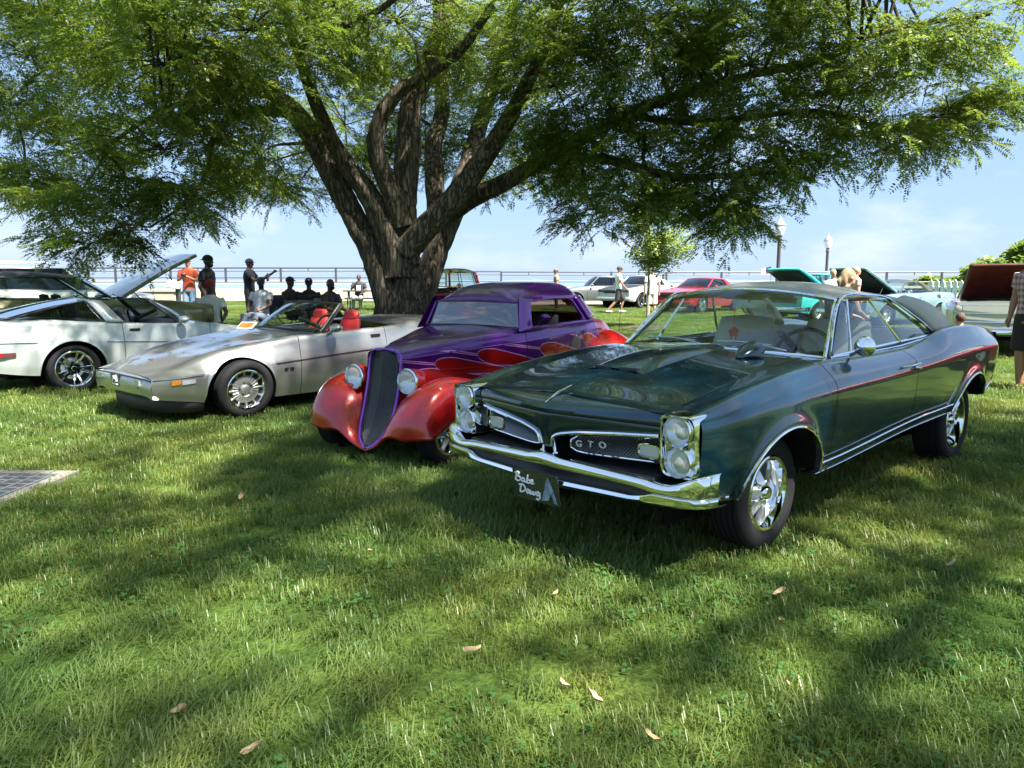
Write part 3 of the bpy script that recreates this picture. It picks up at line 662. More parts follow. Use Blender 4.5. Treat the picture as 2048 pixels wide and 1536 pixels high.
    ho.prism(pts, (0, .012, 0)); t_ = at(1470, 615, 5.0); ho.tube([(c.x, c.y+.005, c.z+.036), (t_.x, t_.y, t_.z)], .002, 5); ho.tube([(c.x-.015, c.y+.005, c.z-.03), (c.x-.017, c.y+.005, c.z-.06)], .004, 5); ho.tube([(c.x+.015, c.y+.005, c.z-.03), (c.x+.014, c.y+.005, c.z-.06)], .004, 5)
    tag(ho.build('hanging_ornament', mat('ornament_red', (.16, .012, .012), .6), None, smooth=False), 'small dark red five-sided ornament hanging from the rear-view mirror of the teal coupe', 'ornament')
    return root
build_gto()
# ================================================================ purple street rod with red fenders and flames
def flame_paint(drops, purple, red, line, solid_x):
    """purple coat with teardrop flames; drops in the car's own side-view metres (x, z, length, half height, slope)"""
    m = bpy.data.materials.new('flame_paint'); m.use_nodes = True; t = m.node_tree; b = t.nodes['Principled BSDF']; l = t.links.new
    tcn = N(t, 'ShaderNodeTexCoord'); sp = N(t, 'ShaderNodeSeparateXYZ'); l(tcn.outputs['Object'], sp.inputs[0])
    def M(op, a, b_=None, c=None, clamp=False):
        n = N(t, 'ShaderNodeMath', operation=op); n.use_clamp = clamp
        for i, v in enumerate((a, b_, c)):
            if v is None: continue
            if isinstance(v, (int, float)): n.inputs[i].default_value = v
            else: l(v, n.inputs[i])
        return n.outputs[0]
    X, Z = sp.outputs[0], sp.outputs[2]; tot = None
    for xh, zh, Ln, r, sl in drops:
        s = M('SUBTRACT', xh, X); u = M('DIVIDE', s, Ln)
        zc = M('MULTIPLY_ADD', s, sl, zh); dz = M('ABSOLUTE', M('SUBTRACT', Z, zc))
        head = M('SQRT', M('MAXIMUM', M('SUBTRACT', 1.0, M('POWER', M('DIVIDE', M('SUBTRACT', .2, u), .2), 2.0)), 0.0))
        tail = M('POWER', M('MAXIMUM', M('SUBTRACT', 1.0, M('DIVIDE', M('SUBTRACT', u, .2), .8)), 0.0), 1.25)
        lt = M('LESS_THAN', u, .2); shp = M('ADD', M('MULTIPLY', head, lt), M('MULTIPLY', tail, M('SUBTRACT', 1.0, lt)))
        d = M('SUBTRACT', M('MULTIPLY', shp, r), dz); tot = d if tot is None else M('MAXIMUM', tot, d)
    reg = M('SUBTRACT', M('MULTIPLY_ADD', Z, .35, solid_x-.30), X); lim = M('SUBTRACT', M('MULTIPLY_ADD', X, -.045, .79), Z); tot = M('MINIMUM', tot, lim); tot = M('MAXIMUM', tot, reg)
    rp = N(t, 'ShaderNodeValToRGB'); rp.color_ramp.interpolation = 'LINEAR'; e = rp.color_ramp.elements
    f_ = M('MULTIPLY_ADD', tot, 5.0, .5, clamp=True); l(f_, rp.inputs[0])
    e[0].position = .44; e[0].color = (*purple, 1); e[1].position = .56; e[1].color = (*red, 1)
    for p_, c_ in ((.452, line), (.478, line), (.488, purple), (.50, purple), (.51, red)):
        q = e.new(p_); q.color = (*c_, 1)
    nz = N(t, 'ShaderNodeTexNoise'); nz.inputs['Scale'].default_value = 5
    l(rp.outputs[0], b.inputs['Base Color']); b.inputs['Metallic'].default_value = .55; b.inputs['Roughness'].default_value = .28; b.inputs['Coat Weight'].default_value = 1; b.inputs['Coat Roughness'].default_value = .02
    return m
def build_rod():
    ang = fwd(34); org = Vector((-.9939, 6.2894, 0)); root = car_root('street_rod', org, ang, 'purple chopped street rod with red fenders, flames and tall black grille')
    inv = Matrix.LocRotScale(org, Matrix.Rotation(ang, 3, 'Z'), None).inverted(); c_ = inv @ Vector((0, 0, CAM_H)); rot = inv.to_3x3()
    def ony(px, py, y):
        r = rot @ ray(px, py); k = (y-c_.y)/r.y; p = c_+r*k; return p.x, p.z
    drops = []
    for (hx, hy), (tx, ty), hw, y in (((858, 757), (985, 757), 15, .38), ((905, 731), (1020, 741), 14, .45), ((982, 711), (1085, 727), 14, .56), ((1082, 697), (1190, 712), 15, .64), ((1165, 676), (1240, 700), 15, .66)):
        a, b = ony(hx, hy, y), ony(tx, ty, y+.06); Ln = a[0]-b[0]; zc = org.y+1.3; r = hw*6.9/FPX
        drops.append((a[0], a[1], Ln*1.25, r, (b[1]-a[1])/Ln))
    PUR, RED_ = (.075, .003, .155), (.36, .006, .006)
    FP = flame_paint(drops, PUR, RED_, (.75, .32, .60), -2.42); RP = paint('red_lacquer', RED_, .2, .25); LP = paint('lilac_trim', (.20, .05, .42), .5, .25)
    S = dict(x0=.05, x1=-3.34, xcowl=-1.06, xh=-.98, xdeck=-2.5, xd1=-1.13, xd2=-2.12, crease=True, crin=.003, tuck=.03, shk=.55, shz=.6,
        arches=[(0, -2, .1, .1), (-2.6, -2, .1, .1)],
        zb=[(.05, .34), (-1, .31), (-2.4, .33), (-3.34, .42)],
        w=[(.05, .172), (-.3, .29), (-.7, .45), (-1.05, .585), (-1.5, .655), (-2.0, .67), (-2.5, .635), (-3.0, .53), (-3.34, .38)],
        zc=[(.05, .765), (-.5, .808), (-1.05, .850), (-2.36, .91), (-2.8, .86), (-3.34, .62)],
        zs=[(.05, .815), (-.5, .89), (-1.05, .945), (-1.3, .955), (-2.3, .985), (-2.6, .985), (-2.9, .92), (-3.2, .77), (-3.34, .66)],
        ws=[(.05, .150), (-.5, .335), (-1.05, .545), (-1.5, .62), (-2.2, .63), (-2.6, .56), (-3.34, .32)],
        wi=[(.05, .11), (-.5, .23), (-1.05, .43), (-1.3, .585), (-2.2, .595), (-2.6, .42), (-3.34, .24)],
        zi=[(.05, .828), (-.5, .912), (-1.0, .963), (-1.3, .965), (-2.2, .99), (-2.5, 1.03), (-2.8, .985), (-3.2, .80), (-3.34, .675)],
        zm=[(.05, .838), (-.5, .925), (-1.0, .978), (-2.5, 1.05), (-2.8, 1.0), (-3.2, .815), (-3.34, .68)],
        zt=[(.05, .842), (-.5, .93), (-1.0, .985), (-2.5, 1.06), (-2.8, 1.01), (-3.2, .82), (-3.34, .685)], capr=True)
    B = car_shell(root, S, FP); f = B['f']
    for q in (1, -1):
        strip(root, 'belt_bead', [(x, q*(float(f['w'](x))+.001), float(f['zc'](x))) for x in np.linspace(.03, -2.5, 30)], .0045, LP)
    # grille shell
    def gx(z): return float(np.interp(z, [.07, .2, .38, .6, .83], [.305, .225, .135, .085, .055]))
    zz = [.835, .83, .80, .74, .6, .45, .33, .24, .17, .12, .085, .07]; hw = [.03, .115, .155, .168, .172, .172, .166, .152, .128, .096, .05, 0]
    left = [(gx(z)+.004, h, z) for z, h in zip(zz, hw)]; loop = crom([(gx(.838), 0, .826)]+left+[mir(p) for p in left[::-1][1:]]+[(gx(.838), 0, .826)], 4)
    G = []
    for z in np.linspace(.83, .075, 40):
        h = max(.002, float(np.interp(-z, [-v for v in zz], hw))); G.append([(gx(z)-.012+.045*(1-abs(u)), h*u, z) for u in np.linspace(1, -1, 9)])
    go = MB().grid(np.array(G)).build('grille', mat('grille_dark', (.016, .017, .018), .5), root, angle=20)
    strip(go, 'grille_shell', loop, .015, LP, 8)
    br = MB()
    for u in np.linspace(-.94, .94, 33):
        pts = [(gx(z)-.008+.045*(1-abs(u)), u*max(.002, float(np.interp(-z, [-v for v in zz], hw))), z) for z in np.linspace(.82, .09, 14)]; br.tube(pts, .003, 4)
    tag(br.build('grille_bars', mat('grille_bar', (.07, .072, .076), .4, .5), go, smooth=False), kind='stuff')
    sh = MB(); sh.grid(np.array([[(gx(z)-.02, h*1.02, z) for z, h in zip(zz, hw)], [(gx(z)-.22, h*1.04+.02, z) for z, h in zip(zz, hw)]])); sh.build('grille_side', RP, go); sh2 = MB(); sh2.grid(np.array([[(gx(z)-.02, -h*1.02, z) for z, h in zip(zz, hw)], [(gx(z)-.22, -h*1.04-.02, z) for z, h in zip(zz, hw)]])); sh2.build('grille_side', RP, go)
    # front fenders with running boards
    ST = [[(.315, 0, .045), (.335, .13, .10), (.352, .28, .19), (.355, .44, .185), (.335, .58, .20), (.285, .665, .205)],
          [(.225, .10, .10), (.285, .18, .18), (.325, .29, .295), (.345, .45, .325), (.312, .60, .325), (.225, .685, .245)],
          [(.18, .145, .17), (.225, .22, .30), (.252, .31, .41), (.28, .46, .455), (.236, .61, .445), (.135, .692, .285)],
          [(.11, .168, .30), (.14, .24, .41), (.15, .33, .50), (.17, .47, .548), (.125, .62, .528), (.03, .698, .335)],
          [(.03, .182, .42), (-.02, .25, .48), (-.03, .35, .565), (-.03, .49, .612), (-.055, .63, .582), (-.125, .705, .445)],
          [(-.26, .26, .42), (-.25, .30, .475), (-.23, .39, .57), (-.23, .52, .608), (-.24, .65, .578), (-.275, .72, .475)],
          [(-.49, .36, .40), (-.48, .38, .43), (-.46, .45, .50), (-.46, .57, .53), (-.46, .69, .505), (-.47, .765, .42)],
          [(-.71, .44, .33), (-.70, .46, .35), (-.69, .53, .405), (-.69, .61, .42), (-.69, .71, .40), (-.69, .77, .34)],
          [(-.96, .52, .26), (-.95, .545, .275), (-.94, .59, .295), (-.94, .65, .30), (-.94, .73, .295), (-.94, .775, .26)],
          [(-1.3, .55, .235), (-1.3, .57, .240), (-1.3, .61, .246), (-1.3, .67, .248), (-1.3, .74, .246), (-1.3, .78, .222)],
          [(-2.15, .55, .235), (-2.15, .57, .240), (-2.15, .61, .246), (-2.15, .67, .248), (-2.15, .74, .246), (-2.15, .78, .222)]]
    A = np.array([crom(r, 5) for r in ST]); A = np.stack([crom(A[:, j], 6) for j in range(A.shape[1])], 1)
    for q in (1, -1):
        Gq = A.copy(); Gq[..., 1] *= q
        fo = MB().grid(Gq, flip=q < 0).build('front_fender', RP, root, angle=60); solid(fo, .012, -1)
        edge = np.vstack([Gq[0], Gq[1:30, -1]]); strip(fo, 'fender_bead', edge, .007, RP, 6)
        lm = lamp(root, (.125, q*.292, .602), .094); bd = MB(); bd.lathe([(.098, 0), (.101, -.03), (.094, -.09), (.07, -.16), (.03, -.20), (.001, -.205)], 26, 'x'); bd.tube([(-.08, 0, -.06), (-.09, -q*.02, -.14)], .018); bd.build('housing', RP, lm)
        MB().ball((.10, q*.60, .56), (.012, .014, .014), 6, 8).build('marker_lamp', mat('marker_cream', (.8, .7, .45), .2, coat=1), root)
        # rear fender
        SR = [[(-2.02, .58, .24), (-2.03, .66, .25), (-2.05, .76, .25), (-2.06, .80, .22)], [(-2.10, .60, .45), (-2.13, .68, .44), (-2.17, .80, .40), (-2.19, .84, .30)], [(-2.22, .60, .68), (-2.25, .70, .66), (-2.29, .83, .56), (-2.30, .86, .42)],
              [(-2.45, .58, .83), (-2.46, .70, .81), (-2.48, .84, .69), (-2.48, .875, .50)], [(-2.72, .53, .87), (-2.72, .68, .85), (-2.72, .84, .73), (-2.72, .875, .53)], [(-2.98, .47, .80), (-2.97, .64, .78), (-2.95, .81, .67), (-2.93, .86, .48)],
              [(-3.20, .40, .62), (-3.19, .58, .60), (-3.15, .76, .52), (-3.10, .82, .36)], [(-3.33, .40, .40), (-3.32, .56, .39), (-3.27, .72, .35), (-3.22, .78, .26)]]
        Rr = np.array([crom(r, 6) for r in SR]); Rr = np.stack([crom(Rr[:, j], 6) for j in range(Rr.shape[1])], 1); Rr[..., 1] *= q
        solid(MB().grid(Rr, flip=q < 0).build('rear_fender', RP, root, angle=60), .012, -1)
        add_wheel(root, (0, q*.555, .220), .260, .17, .182, 'rod', q, steer=R(-5)); add_wheel(root, (-2.62, q*.66, .29), .33, .26, .21, 'rod', q)
    # cabin
    g = dict(A0=(-1.09, .545, .958), A1=(-1.17, .475, 1.195), C1=(-2.06, .535, 1.225), C0=(-2.22, .61, .992), D1=(-2.36, .42, 1.225), D0=(-2.60, .47, 1.03), R1=(-1.55, .54, 1.225),
             bw=(.03, 0, .018), tw=(.04, 0, .012), cr0=.025, crp=[(0, .025), (.1, .09), (.25, .14), (.5, .16), (.8, .155), (1, .12)], rpw=3.6, rx1=-.06, wbulge=(.015, 0, 0), apr=.035, apm=FP)
    gh = greenhouse(root, g, FP, pil=FP, chrome=False, sides=False, glass=glassmat('rod_glass', (.16, .16, .17), 3.6)); strip(gh['windscreen'], 'rubber_seal', para(np.array(g['A0'])+np.array([.004, 0, .012]), mir(np.array(g['A0'])+np.array([.004, 0, .012])), (.03, 0, .018)), .008, BLACK)
    # roof front cap above the windscreen
    for q in (1, -1):
        win = crom([(-1.235, 0, 1.0), (-1.262, 0, 1.09), (-1.30, 0, 1.175), (-1.36, 0, 1.203), (-1.65, 0, 1.214), (-1.95, 0, 1.214), (-2.03, 0, 1.19), (-2.10, 0, 1.10), (-2.15, 0, 1.02), (-2.10, 0, .998), (-1.7, 0, .986), (-1.29, 0, .982)], 5, closed=True)
        def yat(z, x): return float(np.interp(z, [.95, 1.0, 1.23, 1.26], [.622, .606, .522, .50]))-.10*max(0, (-1.45-x)*-1)**1.3*.9
        outc = []
        for p in win:
            dx, dz = p[0]+1.68, (p[2]-1.095)*2.2; k = 1/max(abs(dx)/.60, abs(dz)/.335, 1e-6); xo, zo = -1.68+dx*k, 1.095+dz*k/2.2; xo += -.07*(zo-1.095)/.15 if dx > 0 else -.09*(zo-1.095)/.15*-1*0+.10*(zo-1.095)/.15*.6; outc.append((xo, 0, zo))
        rows = []
        for t, bump_ in ((0, -.012), (.10, .004), (.25, .012), (.6, .006), (1, 0)):
            rows.append([(a[0]+(b_[0]-a[0])*t, q*(yat(a[2]+(b_[2]-a[2])*t, a[0]+(b_[0]-a[0])*t)+bump_), a[2]+(b_[2]-a[2])*t) for a, b_ in zip(win, outc)])
        wo_ = MB().grid(np.array(rows), close_v=True, flip=q > 0).build('door_frame', FP, root, angle=60)
        lp = np.array(rows[1]); strip(wo_, 'window_bead', np.vstack([lp, lp[:1]]), .006, LP, 6)
        # door top panel between belt and window
        xs_ = np.linspace(-1.10, -2.24, 14); G = np.array([[(x, q*float(f['ws'](x)), float(f['zs'](x))-.004) for x in xs_], [(x, q*(float(f['ws'](x))-.008), float(f['zs'](x))+.02) for x in xs_], [(x-.01, q*(float(f['ws'](x))-.02), float(f['zs'](x))+.028) for x in xs_]]); MB().grid(G, flip=q > 0).build('window_ledge', FP, root)
        # header above the window
        xs_ = np.linspace(-1.17, -2.08, 12); G = np.array([[(x, q*(.482+.06*math.sin((x+1.17)/-.9*PI*.55)), 1.198+.028*((x+1.17)/-.9)) for x in xs_], [(x, q*(.476+.06*math.sin((x+1.17)/-.9*PI*.55)), 1.235+.018*((x+1.17)/-.9)) for x in xs_]]); MB().grid(G, flip=q < 0).build('roof_rail', FP, root)
    tub(root, S, mat('rod_interior', (.012, .01, .012), .8), -1.14, -2.45, .36, .57, .95)
    for y in (.28, -.28): seat(root, (-1.72, y, .50), mat('rod_seat', (.02, .018, .02), .6), .46, .56, .22)
    MB().ball((-1.2, .0, 1.17), (.02, .09, .025)).build('rear_view_mirror', LP, root)
    m_ = MB(); m_.tube([(-1.30, .60, 1.0), (-1.31, .66, 1.05)], .008); m_.ball((-1.31, .68, 1.065), (.03, .05, .028)); m_.build('door_mirror', FP, root)
    for q in (1, -1):
        h = MB(); h.tube(crom([(-1.98, q*.672, .865), (-1.97, q*.70, .868), (-1.86, q*.705, .866), (-1.84, q*.70, .866)], 4), .008, 6); h.build('door_handle', CHROME, B['doorL' if q > 0 else 'doorR'])
    ax = MB(); ax.tube([(.16, -.5, .16), (.16, .5, .16)], .018); ax.build('front_axle', CHROME, root)
    return root
build_rod()
# ================================================================ two wedge-nosed sports cars
def build_sports(root, col, stripem, wheel, coupe, seatm, dark_strip, front_plate=True):
    S = dict(x0=.93, x1=-3.40, xcowl=-.93, xdeck=-1.98, xd1=-.65, xd2=-1.83, crease=True, crin=.002, tuck=.05, nogap=True, flare=.012, flw=.04, shk=.5, shz=.62,
        arches=[(.05, .24, .385, .362), (-2.44, .26, .385, .375)],
        zb=[(.93, .235), (.6, .19), (.3, .15), (-.5, .14), (-2, .16), (-2.9, .22), (-3.40, .30)],
        w=[(.93, .735), (.8, .80), (.6, .84), (.2, .87), (-.1, .872), (-.5, .858), (-1.2, .855), (-2, .878), (-2.5, .888), (-3.1, .87), (-3.40, .83)],
        zc=[(.93, .437), (.43, .468), (-.25, .507), (-1.7, .592), (-2.5, .63), (-3.40, .655)],
        zs=[(.93, .452), (.6, .545), (.3, .65), (.05, .705), (-.25, .735), (-.65, .782), (-1.2, .80), (-1.8, .832), (-2.4, .88), (-2.73, .905), (-3.40, .885)],
        ws=[(.93, .64), (.5, .67), (0, .69), (-.65, .79), (-1.2, .80), (-1.8, .80), (-2.4, .78), (-3.40, .73)],
        wi=[(.93, .46), (0, .47), (-.65, .60), (-.93, .71), (-1.98, .71), (-2.4, .6), (-3.40, .55)],
        zi=[(.93, .462), (.6, .55), (.3, .645), (.05, .692), (-.25, .732), (-.65, .788), (-.93, .80), (-1.9, .842), (-2.4, .90), (-3.40, .90)],
        zm=[(.93, .468), (.6, .56), (.3, .628), (.05, .675), (-.25, .735), (-.65, .805), (-.93, .835), (-1.95, .87), (-2.4, .915), (-3.40, .905)],
        zt=[(.93, .470), (.6, .565), (.3, .63), (.05, .68), (-.25, .745), (-.65, .815), (-.93, .845), (-1.95, .875), (-2.4, .92), (-3.40, .907)], capr=True)
    B = car_shell(root, S, col); f = B['f']
    # nose
    yy = np.array(sorted(set(list(np.round(np.linspace(-.735, .735, 41), 4))+[-.72, .72, -.70, .70]))); ab = abs(yy); xx = .985-.055*(ab/.735)**2.6
    zr = np.interp(ab, [0, .46, .64, .735], [.470, .462, .452, .437]); G = []
    for k, dx in ((0, -.055), (.02, -.01), (.05, 0), (.10, .008), (.14, .004), (.19, -.006), (.215, -.03), (.225, -.08)): G.append(np.stack([np.maximum(xx+dx, .928 if dx > -.05 else .87), yy, zr-k*np.interp(ab, [0, .735], [1.0, .93])], 1))
    nb = MB().grid(np.array(G), flip=True).build('front_bumper', col, root, angle=50)
    strip(root, 'bumper_strip', np.stack([xx+.001, yy, zr-.020], 1), .007, dark_strip, 6)
    for q in (1, -1):
        xs = np.linspace(.92, .46, 10); strip(root, 'side_strip', [(x, q*(float(f['w'](x))+.001), float(f['zc'](x))-.012) for x in xs], .007, dark_strip, 6)
        xs = np.linspace(-.34, -2.05, 20); strip(root, 'side_strip', [(x, q*(float(f['w'](x))+.0015), float(f['zc'](x))-.004) for x in xs], .008, dark_strip, 6)
        xs = np.linspace(-2.84, -3.38, 8); strip(root, 'side_strip', [(x, q*(float(f['w'](x))+.0015), float(f['zc'](x))-.004) for x in xs], .008, dark_strip, 6)
        for (xa, xb, m_, nm) in ((.765, .685, AMBER, 'marker_lamp'), (.675, .545, mat('clear_lens', (.6, .62, .63), .1, .3, 1), 'cornering_lamp')):
            w0, w1 = float(f['w'](xa)), float(f['w'](xb)); G = [[(xa, q*(w0+.004), .415), (xb, q*(w1+.004), .422)], [(xa, q*(w0+.004), .372), (xb, q*(w1+.004), .382)]]
            o = MB().grid(np.array(G), flip=q < 0).build(nm, m_, root, smooth=False); solid(o, .012, 0)
        o = MB(); o.box((.979-.02, q*.43, .392), (.03, .26, .05), rot=Matrix.Rotation(q*R(-4), 4, 'Z')); o.build('fog_lamp', mat('fog_glass', (.40, .42, .43), .2, .2, 1), root, smooth=False)
        o = MB(); o.box((.976-.02, q*.40, .340), (.03, .22, .018), rot=Matrix.Rotation(q*R(-4), 4, 'Z')); o.build('bumper_slot', mat('slot_grey', (.25, .26, .27), .4), root, smooth=False)
        # vents behind the front wheel, door handle, rear marker
        for k in range(2):
            o = MB(); o.box((-.46-.07*k, q*.868, .445), (.045, .012, .02)); o.build('vent', BLACK, root, smooth=False)
        hd = MB(); hd.box((-1.68, q*.836, .742), (.13, .02, .034)); hd.build('door_handle', BLACK, B['doorL' if q > 0 else 'doorR'], smooth=False)
        o = MB(); o.box((-3.15, q*.868, .50), (.14, .02, .05)); o.build('rear_marker', mat('smoked_red', (.10, .035, .03), .2, coat=1), root, smooth=False); o = MB(); o.box((-3.255, q*.863, .50), (.07, .022, .05)); o.build('rear_marker', REDL, root, smooth=False)
        mr = MB(); mr.ball((-1.06, q*.93, .862), (.07, .095, .048), 10, 14); mr.tube([(-1.06, q*.80, .80), (-1.06, q*.88, .84)], .02); mr.build('door_mirror', col, root)
        for k, x in enumerate((0, -2.44)): add_wheel(root, (x, q*.745, .268 if k == 0 else .275), .308 if k == 0 else .315, .24, .212 if wheel == 'turbine' else .228, wheel, q, steer=R(-7) if k == 0 and not coupe else 0)
    if front_plate:
        p = MB(); p.box((.996, -.02, .385), (.008, .20, .13)); po = p.build('front_plate', mat('plate_dark', (.05, .05, .055), .3, coat=1), root, smooth=False)
        e = MB(); e.tube(crom([(1.002, -.06, .36), (1.002, -.03, .42), (1.002, .01, .39), (1.002, .03, .43), (1.002, .05, .37)], 6), .008, 5); e.tube([(1.002, -.07, .34), (1.002, .06, .342)], .006, 5); e.build('plate_emblem', mat('plate_white', (.85, .85, .83), .4), po)
    em = MB(); 
    for s_ in (-1, 1): em.tube(crom([(.62+.02*math.cos(a), s_*.028+.03*math.sin(a), float(f['zt'](.62))+.004) for a in np.linspace(0, 2*PI, 9)], 2), .003, 5)
    em.build('hood_emblem', mat('emblem_dark', (.12, .05, .05), .3, .5), B['hood'])
    sp = MB(); pl_ = crom([(.45, .79, 0), (.62, .76, 0), (.78, .60, 0), (.86, .3, 0), (.88, 0, 0), (.86, -.3, 0), (.78, -.60, 0), (.62, -.76, 0), (.45, -.79, 0)], 5)
    sp.grid(np.array([pl_+np.array([0, 0, .245]), pl_*np.array([.985, .99, 1])+np.array([0, 0, .085])])); so = sp.build('front_spoiler', mat('spoiler_black', (.02, .02, .021), .6), root); solid(so, .01)
    # cabin
    g = dict(A0=(-1.00, .70, .805), A1=(-1.36, .58, 1.115), C1=(-1.95, .56, 1.13), C0=(-2.0, .70, .85), D1=(-2.18, .55, 1.125), D0=(-3.05, .66, .90), bw=(.26, 0, .045), tw=(.07, 0, .02), wbulge=(.03, 0, .02), apr=.024, apm=BLACK)
    greenhouse(root, g, col, pil=BLACK, chrome=False, sides=False, roof=False, back=False, frame=.016, glass=glassmat('sports_glass', (.72, .78, .76), 1.2))
    tub(root, S, mat('sports_interior', (.014, .014, .015), .7), -.97, -1.97, .25, .70, .825)
    for y in (.34, -.34): seat(root, (-1.50, y, .42), seatm, .44, .50, .28, bl=.15)
    for y in (.34, -.34): MB().box((-1.695, y, .955), (.09, .27, .15), rot=Matrix.Rotation(R(-14), 4, 'Y')).build('headrest', seatm, root).modifiers.new('round', 'BEVEL').width = .035
    d = MB(); d.grid(coons([(-.97, y, .835) for y in np.linspace(.69, -.69, 9)], [(-1.2, y, .80) for y in np.linspace(.69, -.69, 9)], 5, (0, 0, .03))); d.box((-1.2, 0, .70), (.04, 1.36, .2)); d.build('dashboard', mat('dash_black', (.015, .016, .016), .5), root)
    steering_wheel(root, (-1.28, .34, .82), .17, .4)
    if not coupe: o = MB().grid(np.array([[(x, .70*u, float(f['zt'](x))-.03*u*u+.006) for u in np.linspace(1, -1, 9)] for x in np.linspace(-1.97, -2.45, 6)])).build('tonneau_cover', mat('tonneau_black', (.03, .03, .032), .6), root)
    if coupe:
        # roof hoop, hatch glass and quarter windows
        for q in (1, -1):
            cl = [(-1.80, .795, .835), (-1.93, .70, 1.0), (-2.02, .60, 1.118)]; dl = [(-2.02, .795, .85), (-2.12, .70, 1.02), (-2.20, .60, 1.128)]
            G = np.array([crom(cl, 5), crom(dl, 5)]); G[..., 1] *= q; o = MB().grid(G, flip=q > 0).build('roof_hoop', col, root); solid(o, .03)
            b_ = [(-2.02, .79, .852), (-2.5, .775, .885), (-2.9, .75, .905)]; t_ = [(-2.205, .60, 1.128), (-2.6, .63, 1.03), (-2.92, .735, .912)]
            o = MB().grid(np.array([crom([(a, q*b, c) for a, b, c in b_], 5), crom([(a, q*b, c) for a, b, c in t_], 5)])).build('quarter_window', DGLASS, root)
        G = np.array([[(-2.02, .60*u, 1.118+.025*(1-u*u)) for u in np.linspace(1, -1, 11)], [(-2.11, .605*u, 1.128+.028*(1-u*u)) for u in np.linspace(1, -1, 11)], [(-2.20, .60*u, 1.128+.025*(1-u*u)) for u in np.linspace(1, -1, 11)]]); o = MB().grid(G).build('roof_hoop', col, root); solid(o, .03)
        G = np.array([[(-2.205-.95*t, (.60+.10*t*t)*u, 1.128-.20*t**1.35+.025*(1-u*u)) for u in np.linspace(1, -1, 13)] for t in np.linspace(0, 1, 9)]); MB().grid(G).build('rear_hatch', glassmat('hatch_glass', (.2, .23, .24), 2.2), root)
        strip(root, 'hatch_frame', crom([(-2.21, .605, 1.13), (-2.6, .64, 1.05), (-3.0, .70, .945), (-3.16, .68, .93), (-3.17, 0, .955), (-3.16, -.68, .93), (-3.0, -.70, .945), (-2.6, -.64, 1.05), (-2.21, -.605, 1.13)], 5), .012, BLACK)
    return B
silver = car_root('convertible_sports_car', (-3.3974, 8.5669), fwd(43), 'silver wedge-nosed convertible with red seats parked beside the purple rod')
build_sports(silver, paint('silver_metallic', (.40, .40, .385), .75, .34), None, 'turbine', False, mat('red_leather', (.42, .02, .02), .5, bump=(80, .2, .003)), BLACK)
_P = at(148, 736, 9.86); _a = R(45); _F = Vector((math.cos(_a), math.sin(_a), 0)); _L = Vector((-math.sin(_a), math.cos(_a), 0)); _O = _P - _F*(-2.44) - _L*(-.80)
white = car_root('targa_sports_car', (_O.x, _O.y), _a, 'white hatchback sports car with its roof panel off, behind the silver convertible')
build_sports(white, paint('white_pearl', (.46, .50, .485), .15, .35), None, 'split', True, mat('grey_leather', (.08, .08, .085), .5), mat('strip_grey', (.25, .28, .28), .5), False)
# orange card behind the windscreen
_c = MB(); _m = silver.matrix_basis.copy(); 
_Q = [(-.58, -.46, .822), (-.58, -.08, .836), (-.68, -.12, .905), (-.68, -.50, .893)]
_c.add([tuple(silver.matrix_basis @ Vector(p)) for p in _Q], [(0, 1, 2, 3)]); _o = _c.build('paper_sign', mat('paper_white', (.85, .84, .8), .8), None, smooth=False); solid(_o, .003)
tag(_o, 'orange and white paper card lying at the foot of the silver convertible windscreen', 'paper sign')
_c = MB(); _Q = [(-.590, -.435, .834), (-.590, -.110, .847), (-.665, -.145, .900), (-.665, -.47, .889)]; _c.add([tuple(silver.matrix_basis @ Vector(p)) for p in _Q], [(0, 1, 2, 3)]); _c.build('printed_panel', mat('paper_orange', (.9, .16, .02), .7), _o, smooth=False)
# ================================================================ lawn, water, sea wall
def lawn_mat():
    m = bpy.data.materials.new('lawn'); m.use_nodes = True; t = m.node_tree; b = t.nodes['Principled BSDF']; l = t.links.new
    ge = N(t, 'ShaderNodeNewGeometry'); n1 = N(t, 'ShaderNodeTexNoise'); n1.inputs['Scale'].default_value = .55; n1.inputs['Detail'].default_value = 8; n1.inputs['Roughness'].default_value = .65
    n2 = N(t, 'ShaderNodeTexNoise'); n2.inputs['Scale'].default_value = 38; n2.inputs['Detail'].default_value = 5
    r1 = N(t, 'ShaderNodeValToRGB'); e = r1.color_ramp.elements; e[0].position = .34; e[0].color = (.045, .095, .018, 1); e[1].position = .74; e[1].color = (.105, .145, .03, 1)
    mx_ = N(t, 'ShaderNodeMixRGB', blend_type='MULTIPLY'); mx_.inputs[0].default_value = .8; r2 = N(t, 'ShaderNodeValToRGB'); r2.color_ramp.elements[0].position = .3; r2.color_ramp.elements[0].color = (.35, .35, .3, 1); r2.color_ramp.elements[1].position = .65; r2.color_ramp.elements[1].color = (1.15, 1.1, 1, 1)
    l(ge.outputs['Position'], n1.inputs['Vector']); l(ge.outputs['Position'], n2.inputs['Vector']); l(n1.outputs[0], r1.inputs[0]); l(n2.outputs[0], r2.inputs[0])
    l(r1.outputs[0], mx_.inputs[1]); l(r2.outputs[0], mx_.inputs[2]); l(mx_.outputs[0], b.inputs['Base Color']); b.inputs['Roughness'].default_value = .95; b.inputs['Specular IOR Level'].default_value = .1
    bp = N(t, 'ShaderNodeBump'); bp.inputs['Strength'].default_value = .8; bp.inputs['Distance'].default_value = .04; l(n2.outputs[0], bp.inputs['Height']); l(bp.outputs[0], b.inputs['Normal'])
    return m
LAWN = lawn_mat()
WALL_Y = 43.0
